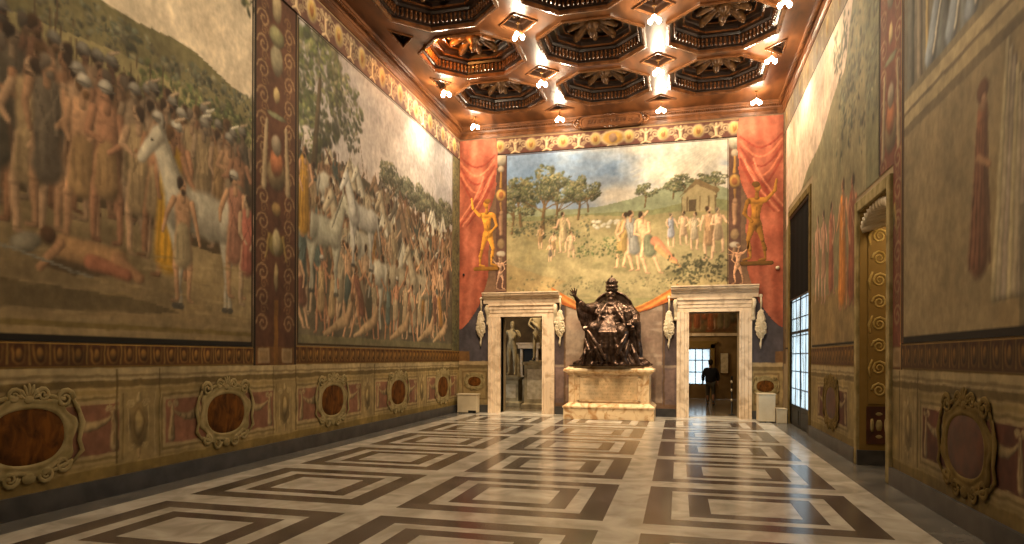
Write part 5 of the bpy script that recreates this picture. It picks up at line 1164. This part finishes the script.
# ------------------------------------------------------------------ bronze seated statue
def bronze_statue():
    t = thing('seated_bronze_statue', (PXc, PYc, 1.472), 'dark bronze robed figure seated with outstretched arm and tall domed hat on a marble pedestal', 'statue')
    r = random.Random(12); n = 110
    b = MB()
    def loft(levels, fold=7, seed=0):
        rg = []
        for (z, cx, cy, rx, ry, amp, ph) in levels:
            ring = []
            for i in range(n):
                a = 2 * PI * i / n
                w_ = 1 + amp * 1.5 * (math.sin(fold * a + ph) + .55 * math.sin((fold * 2 + 1) * a - ph * 1.7 + seed) + .3 * math.sin((fold * 3 + 2) * a + ph * 2))
                ring.append((cx + rx * w_ * math.cos(a), cy + ry * w_ * math.sin(a), z))
            rg.append(ring)
        b.rings(rg)
    # robe over legs and seat, spreading on the base
    loft([(.0, .06, -.20, 1.00, .62, .05, 0), (.06, .05, -.20, .96, .60, .07, .1), (.14, .02, -.20, .82, .53, .08, .3), (.3, 0, -.22, .70, .48, .08, .6), (.55, -.02, -.26, .62, .47, .08, 1.0), (.8, -.04, -.28, .57, .47, .07, 1.4), (1.0, -.05, -.26, .54, .46, .05, 1.8), (1.14, -.04, -.16, .48, .38, .04, 2.1), (1.25, 0, -.02, .42, .30, .03, 2.4)], 8, 1)
    # trunk
    loft([(1.05, .02, .05, .44, .34, .02, 0), (1.3, .02, .05, .42, .32, .03, .5), (1.55, .02, .03, .42, .30, .02, .8), (1.7, .02, .02, .34, .25, .02, 1), (1.80, .02, 0, .17, .16, .01, 1), (1.9, .02, -.03, .12, .12, 0, 1)], 6, 2)
    # broad cape over both shoulders
    loft([(1.22, .12, .02, .56, .42, .05, 0), (1.35, .10, .02, .60, .43, .06, .3), (1.5, .07, .02, .60, .41, .05, .6), (1.63, .04, .02, .54, .36, .04, .9), (1.73, .02, .02, .40, .28, .03, 1.1), (1.82, .02, .0, .24, .20, .02, 1.3)], 9, 3)
    # knees, thighs, shins pressing through the cloth
    for s, kx, kz in ((-1, -.40, 1.02), (1, .36, .92)):
        b.tube([(s * .18, .0, 1.08), (kx * .8, -.4, kz + .06), (kx, -.66, kz)], [.2, .22, .20], 14); b.tube([(kx, -.66, kz), (kx * .95, -.68, kz * .55), (kx * 1.05, -.62, .12)], [.20, .15, .17], 14); b.ell((kx, -.68, kz), (.2, .19, .2), 16, 10)
        b.ell((kx * 1.05, -.78, .06), (.10, .20, .07), 12, 8)
    # right arm stretched out with a wide hanging sleeve
    b.tube([(-.38, .0, 1.64), (-.58, -.16, 1.60), (-.76, -.30, 1.64), (-.86, -.42, 1.80)], [.20, .18, .15, .10], 14)
    b.tube([(-.86, -.42, 1.80), (-.92, -.46, 1.90), (-.95, -.48, 1.95)], [.075, .06, .045], 12)
    for k in range(9):
        u = k / 8; x = -.88 + .42 * u; y = -.40 + .30 * u; z = 1.76 - .16 * math.sin(u * PI); L = .48 + .22 * math.sin(u * PI) ; b.tube([(x, y, z), (x + .02, y - .02, z - L * .5), (x + .05 + .03 * (k % 2), y - .01, z - L)], [.075, .06, .035 + .02 * (k % 2)], 8)
    # the open hand
    pb = Vector((-.97, -.49, 1.99)); b.ell(pb, (.062, .035, .075), 12, 8, Euler((0, -.5, 0)))
    for i, (dx, dz, L) in enumerate(((-.62, .70, .13), (-.38, .90, .155), (-.10, 1.0, .155), (.22, .95, .13))):
        o = pb + Vector((-.045 + .032 * i, -.01, .05)); d = Vector((dx, -.12, dz)).normalized(); q = o + d * L * .55; e = q + (d + Vector((0, -.5, -.05))).normalized() * L * .5; b.tube([o - d * .03, q, e], [.021, .019, .014], 7)
    b.tube([pb + Vector((-.04, -.02, -.02)), pb + Vector((-.10, -.05, .0)), pb + Vector((-.14, -.07, .04))], [.024, .021, .015], 7)
    # left arm resting on the throne arm
    b.tube([(.46, 0, 1.6), (.66, -.05, 1.38), (.68, -.2, 1.18), (.60, -.50, 1.18)], [.19, .18, .15, .09], 14); b.tube([(.60, -.50, 1.18), (.58, -.60, 1.17)], [.055, .05], 10); b.ell((.575, -.66, 1.16), (.06, .08, .035), 12, 8)
    for i in range(4): x = .53 + .03 * i; b.tube([(x, -.70, 1.165), (x, -.76, 1.15), (x, -.78, 1.11)], [.02, .018, .014], 7)
    b.tube([(.53, -.64, 1.16), (.49, -.69, 1.15), (.49, -.73, 1.13)], [.022, .02, .015], 7)
    for k in range(7):
        x = .50 + .05 * k; b.tube([(x, -.30 - .04 * (k % 2), 1.22), (x + .01, -.36, .85), (x + .05, -.34 - .05 * (k % 2), .45), (x + .07, -.30, .08)], [.06, .05, .06, .05], 8)
    # head, beard, collar
    b.ell((.01, -.10, 2.00), (.125, .145, .165), 18, 12); b.ell((.01, -.20, 1.96), (.075, .06, .10), 12, 8); b.ell((.01, -.255, 2.0), (.022, .035, .045), 8, 6); b.ell((.01, -.21, 1.86), (.085, .065, .10), 12, 8); b.ell((.01, -.23, 1.80), (.05, .04, .07), 10, 7)
    for s in (-1, 1): b.ell((.01 + s * .055, -.225, 2.045), (.035, .02, .013), 8, 6); b.ell((.01 + s * .125, -.08, 1.98), (.018, .035, .045), 8, 6); b.ell((.01 + s * .06, -.215, 1.965), (.03, .025, .03), 8, 6)
    b.tube([(-.20, -.04, 1.80), (-.1, -.2, 1.74), (.02, -.26, 1.70), (.14, -.2, 1.74), (.24, -.04, 1.80)], [.06, .07, .075, .07, .06], 8)
    # cope edges and falling folds
    for s in (-1, 1):
        b.tube([(s * .10, -.24, 1.74), (s * .22, -.36, 1.50), (s * .34 + .04, -.42, 1.28), (s * .46, -.46, 1.02)], [.045, .06, .06, .05], 8)
        for k in range(5): b.tube([(s * (.12 + .07 * k), -.20 + .03 * k, 1.76 - .015 * k), (s * (.22 + .085 * k), -.34 + .05 * k, 1.55 - .02 * k), (s * (.26 + .09 * k), -.38 + .07 * k, 1.30)], [.026, .05, .036], 7)
    for k in range(6): b.tube([(-.42 + .04 * k, -.30, 1.50 - .05 * k), (-.1, -.42, 1.30 - .05 * k), (.3, -.38, 1.42 - .05 * k)], [.03, .05, .03], 7)
    # stole and lace falling between the knees
    for k in range(9):
        u = (k - 4) / 4; b.tube([(.0 + .06 * u, -.34, 1.42), (.0 + .16 * u, -.60, 1.12), (.0 + .22 * u, -.80, .92), (.02 + .28 * u, -.80 - .03 * (k % 2), .5), (.05 + .36 * u, -.78 - .04 * (k % 2), .12)], [.03, .045, .05, .05 + .012 * (k % 2), .055], 8)
    # cloth bunched over the lap and heavy diagonal folds
    for k in range(8): b.tube([(-.58 + .02 * k, -.30 - .05 * k, 1.14 - .02 * k), (-.38, -.62 - .02 * k, 1.20 - .09 * k), (-.12 + .02 * k, -.72, 1.0 - .09 * k), (.05, -.70, .86 - .1 * k)], [.03, .042, .04, .025], 7)
    for k in range(7): b.tube([(.50 - .03 * k, -.36 - .05 * k, 1.08 - .06 * k), (.36, -.80, .96 - .12 * k), (.14, -.78, .80 - .10 * k)], [.03, .04, .02], 7)
    for k in range(22):
        a = PI + PI * (k + .5) / 22 + r.uniform(-.05, .05); R1, R0 = r.uniform(.9, 1.06), .62
        b.tube([(.0 + .60 * math.cos(a), -.24 + .50 * math.sin(a), .75), (.02 + .68 * math.cos(a + .08), -.22 + .52 * math.sin(a + .08), .35), (.05 + R1 * math.cos(a), -.2 + .62 * R1 * math.sin(a), .04)], [.03, .045, .05], 7)
    for k, (p, q, w_) in enumerate((((-.56, -.80, .98), (-.05, -.92, .20), .05), ((-.50, -.82, .80), (-.14, -.92, .10), .045), ((-.62, -.70, .75), (-.40, -.86, .08), .05), ((-.60, -.55, .55), (-.70, -.70, .05), .055), ((.50, -.80, .86), (.26, -.92, .30), .05), ((.56, -.72, .70), (.42, -.86, .10), .05), ((.20, -.84, .62), (.52, -.84, .06), .045), ((-.30, -.86, .62), (-.55, -.80, .05), .04), ((.60, -.50, .60), (.80, -.62, .05), .06))):
        mid = tuple((p[i] + q[i]) / 2 + (0, -.05, .03)[i] for i in range(3)); b.tube([p, mid, q], [w_ * .7, w_ * 1.2, w_], 8)
    for k in range(16): a = PI + PI * k / 15; b.ell((.06 + .98 * math.cos(a), -.18 + .56 * math.sin(a), .05), (r.uniform(.09, .15), r.uniform(.06, .1), r.uniform(.04, .08)), 10, 6)
    # train trailing over the base on both sides
    b.tube([(-.6, -.3, .16), (-.85, -.35, .10), (-1.02, -.35, .05)], [.12, .09, .05], 8); b.tube([(.6, -.25, .22), (.9, -.3, .15), (1.08, -.32, .06)], [.14, .11, .06], 8)
    raw = b.build('figure', M['bronze'], None, recalc=False)
    rm = raw.modifiers.new('Remesh', 'REMESH'); rm.mode = 'VOXEL'; rm.voxel_size = .0115; rm.use_smooth_shade = True
    s1 = raw.modifiers.new('Smooth', 'SMOOTH'); s1.factor = .5; s1.iterations = 1
    tx = bpy.data.textures.new('hammered', 'CLOUDS'); tx.noise_scale = .07; tx.noise_depth = 2
    dp = raw.modifiers.new('Displace', 'DISPLACE'); dp.texture = tx; dp.strength = .02; dp.mid_level = .5; dp.texture_coords = 'LOCAL'
    dg = bpy.context.evaluated_depsgraph_get(); me = bpy.data.meshes.new_from_object(raw.evaluated_get(dg)); me.name = 'figure'
    if len(me.materials) == 0: me.materials.append(M['bronze'])
    for v in me.vertices: v.co.z = max(v.co.z, .02)
    old = raw.data; raw.modifiers.clear(); raw.data = me; raw.parent = t
    # tall domed hat
    m = MB(); m.lathe([(.13, 2.08), (.155, 2.10), (.158, 2.14), (.15, 2.15), (.162, 2.20), (.172, 2.21), (.170, 2.25), (.158, 2.26), (.160, 2.32), (.166, 2.33), (.158, 2.37), (.142, 2.38), (.125, 2.43), (.085, 2.475), (.04, 2.495), (.018, 2.50), (.03, 2.525), (.02, 2.555), (.002, 2.565)], (.03, -.075, 0), 24)
    for zz in (2.13, 2.23, 2.345):
        for k in range(16): a = 2 * PI * k / 16; m.ell((.03 + .165 * math.cos(a), -.075 + .165 * math.sin(a), zz + .02), (.02, .02, .028), 6, 5)
    m.build('domed_hat', M['bronze'], t, smooth=True)
    # throne behind the figure
    m = MB(); pts = [(.58 * math.cos(a), 1.52 + .60 * math.sin(a)) for a in [PI * i / 20 for i in range(21)]]; pts = [(.58, .1)] + pts + [(-.58, .1)]
    m.prism([(x + .03, z) for x, z in pts], 1, .26, .36); tb = m.build('throne_back', M['bronze'], t)
    m = MB(); m.tube([(.03 + x, .25, z) for x, z in pts[1:-1]], .035, 8); m.build('throne_rim', M['bronze'], tb, smooth=True)
    for s in (-1, 1):
        m = MB(); m.box(s * .62 - .06, s * .62 + .06, -.55, .3, 1.02, 1.10); m.tube([(s * .62 - .07, -.56, 1.04), (s * .62 + .07, -.56, 1.04)], .07, 10); m.box(s * .62 - .05, s * .62 + .05, -.5, -.4, .05, 1.02); m.build('throne_arm', M['bronze'], t)
    m = MB(); m.rings([[(x, y, z) for x, y in ((-1.08 * q, -.66 * q), (1.10 * q, -.66 * q), (1.10 * q, .40), (-1.08 * q, .40))] for q, z in ((1, 0), (1, .02), (.96, .035))]); m.build('bronze_base', M['bronze'], t)
bronze_statue()

# ------------------------------------------------------------------ light from outside and in the side rooms
wd = bpy.data.worlds.new('daylight'); SC.world = wd; wd.use_nodes = True; nt = wd.node_tree; bg = nt.nodes['Background']; bg.inputs[0].default_value = (.80, .92, .97, 1); bg.inputs[1].default_value = 1.9
def added_room_lamp(x, y, z, e, col=(1, .74, .42)):
    t = thing('added_room_lamp', (x, y, z), 'added ceiling lamp, out of sight, lighting a space beyond the hall', 'lamp', 'added lamps lighting the rooms beyond from out of sight')
    m = MB(); m.lathe([(.09, 0), (.10, .03), (.02, .08)], (0, 0, 0), 14); m.build('lamp_housing', M['brass'], t); m = MB(); m.ell((0, 0, -.01), (.07, .07, .03), 12, 6); m.build('bulb', M['bulb_amber'], t)
    l = bpy.data.lights.new('added_room_light', 'POINT'); l.energy = e; l.color = col; l.shadow_soft_size = .08; o = bpy.data.objects.new('added_room_light', l); link(o); o.location = (x, y, z - .12)
added_room_lamp(1.6, 1.7, 4.52, 150); added_room_lamp(5.5, 3.2, 4.32, 90); added_room_lamp(5.6, 7.2, 4.32, 110); added_room_lamp(W + 1.0, -8.7, 4.2, 40)

# ------------------------------------------------------------------ camera
cam = bpy.data.cameras.new('camera'); co = bpy.data.objects.new('camera', cam); link(co); SC.camera = co
F, YAW, ROLL, SY = 652.26, .2507, .0033, 85.57
cam.sensor_fit = 'HORIZONTAL'; cam.sensor_width = 36; cam.lens = 36 * F / 1024; cam.shift_y = SY / 1024; cam.clip_end = 200; cam.clip_start = .05
co.location = (6.6857, -19.389, 1.7)
co.rotation_euler = (Matrix.Rotation(YAW, 4, 'Z') @ Matrix.Rotation(PI / 2, 4, 'X') @ Matrix.Rotation(ROLL, 4, 'Z')).to_euler()
SC.view_settings.view_transform = 'Standard'; SC.view_settings.look = 'None'; SC.view_settings.gamma = 1; SC.view_settings.use_curve_mapping = False
SC.view_settings.exposure = 0.32
SC.cycles.max_bounces = 8; SC.cycles.diffuse_bounces = 4; SC.cycles.sample_clamp_indirect = 8
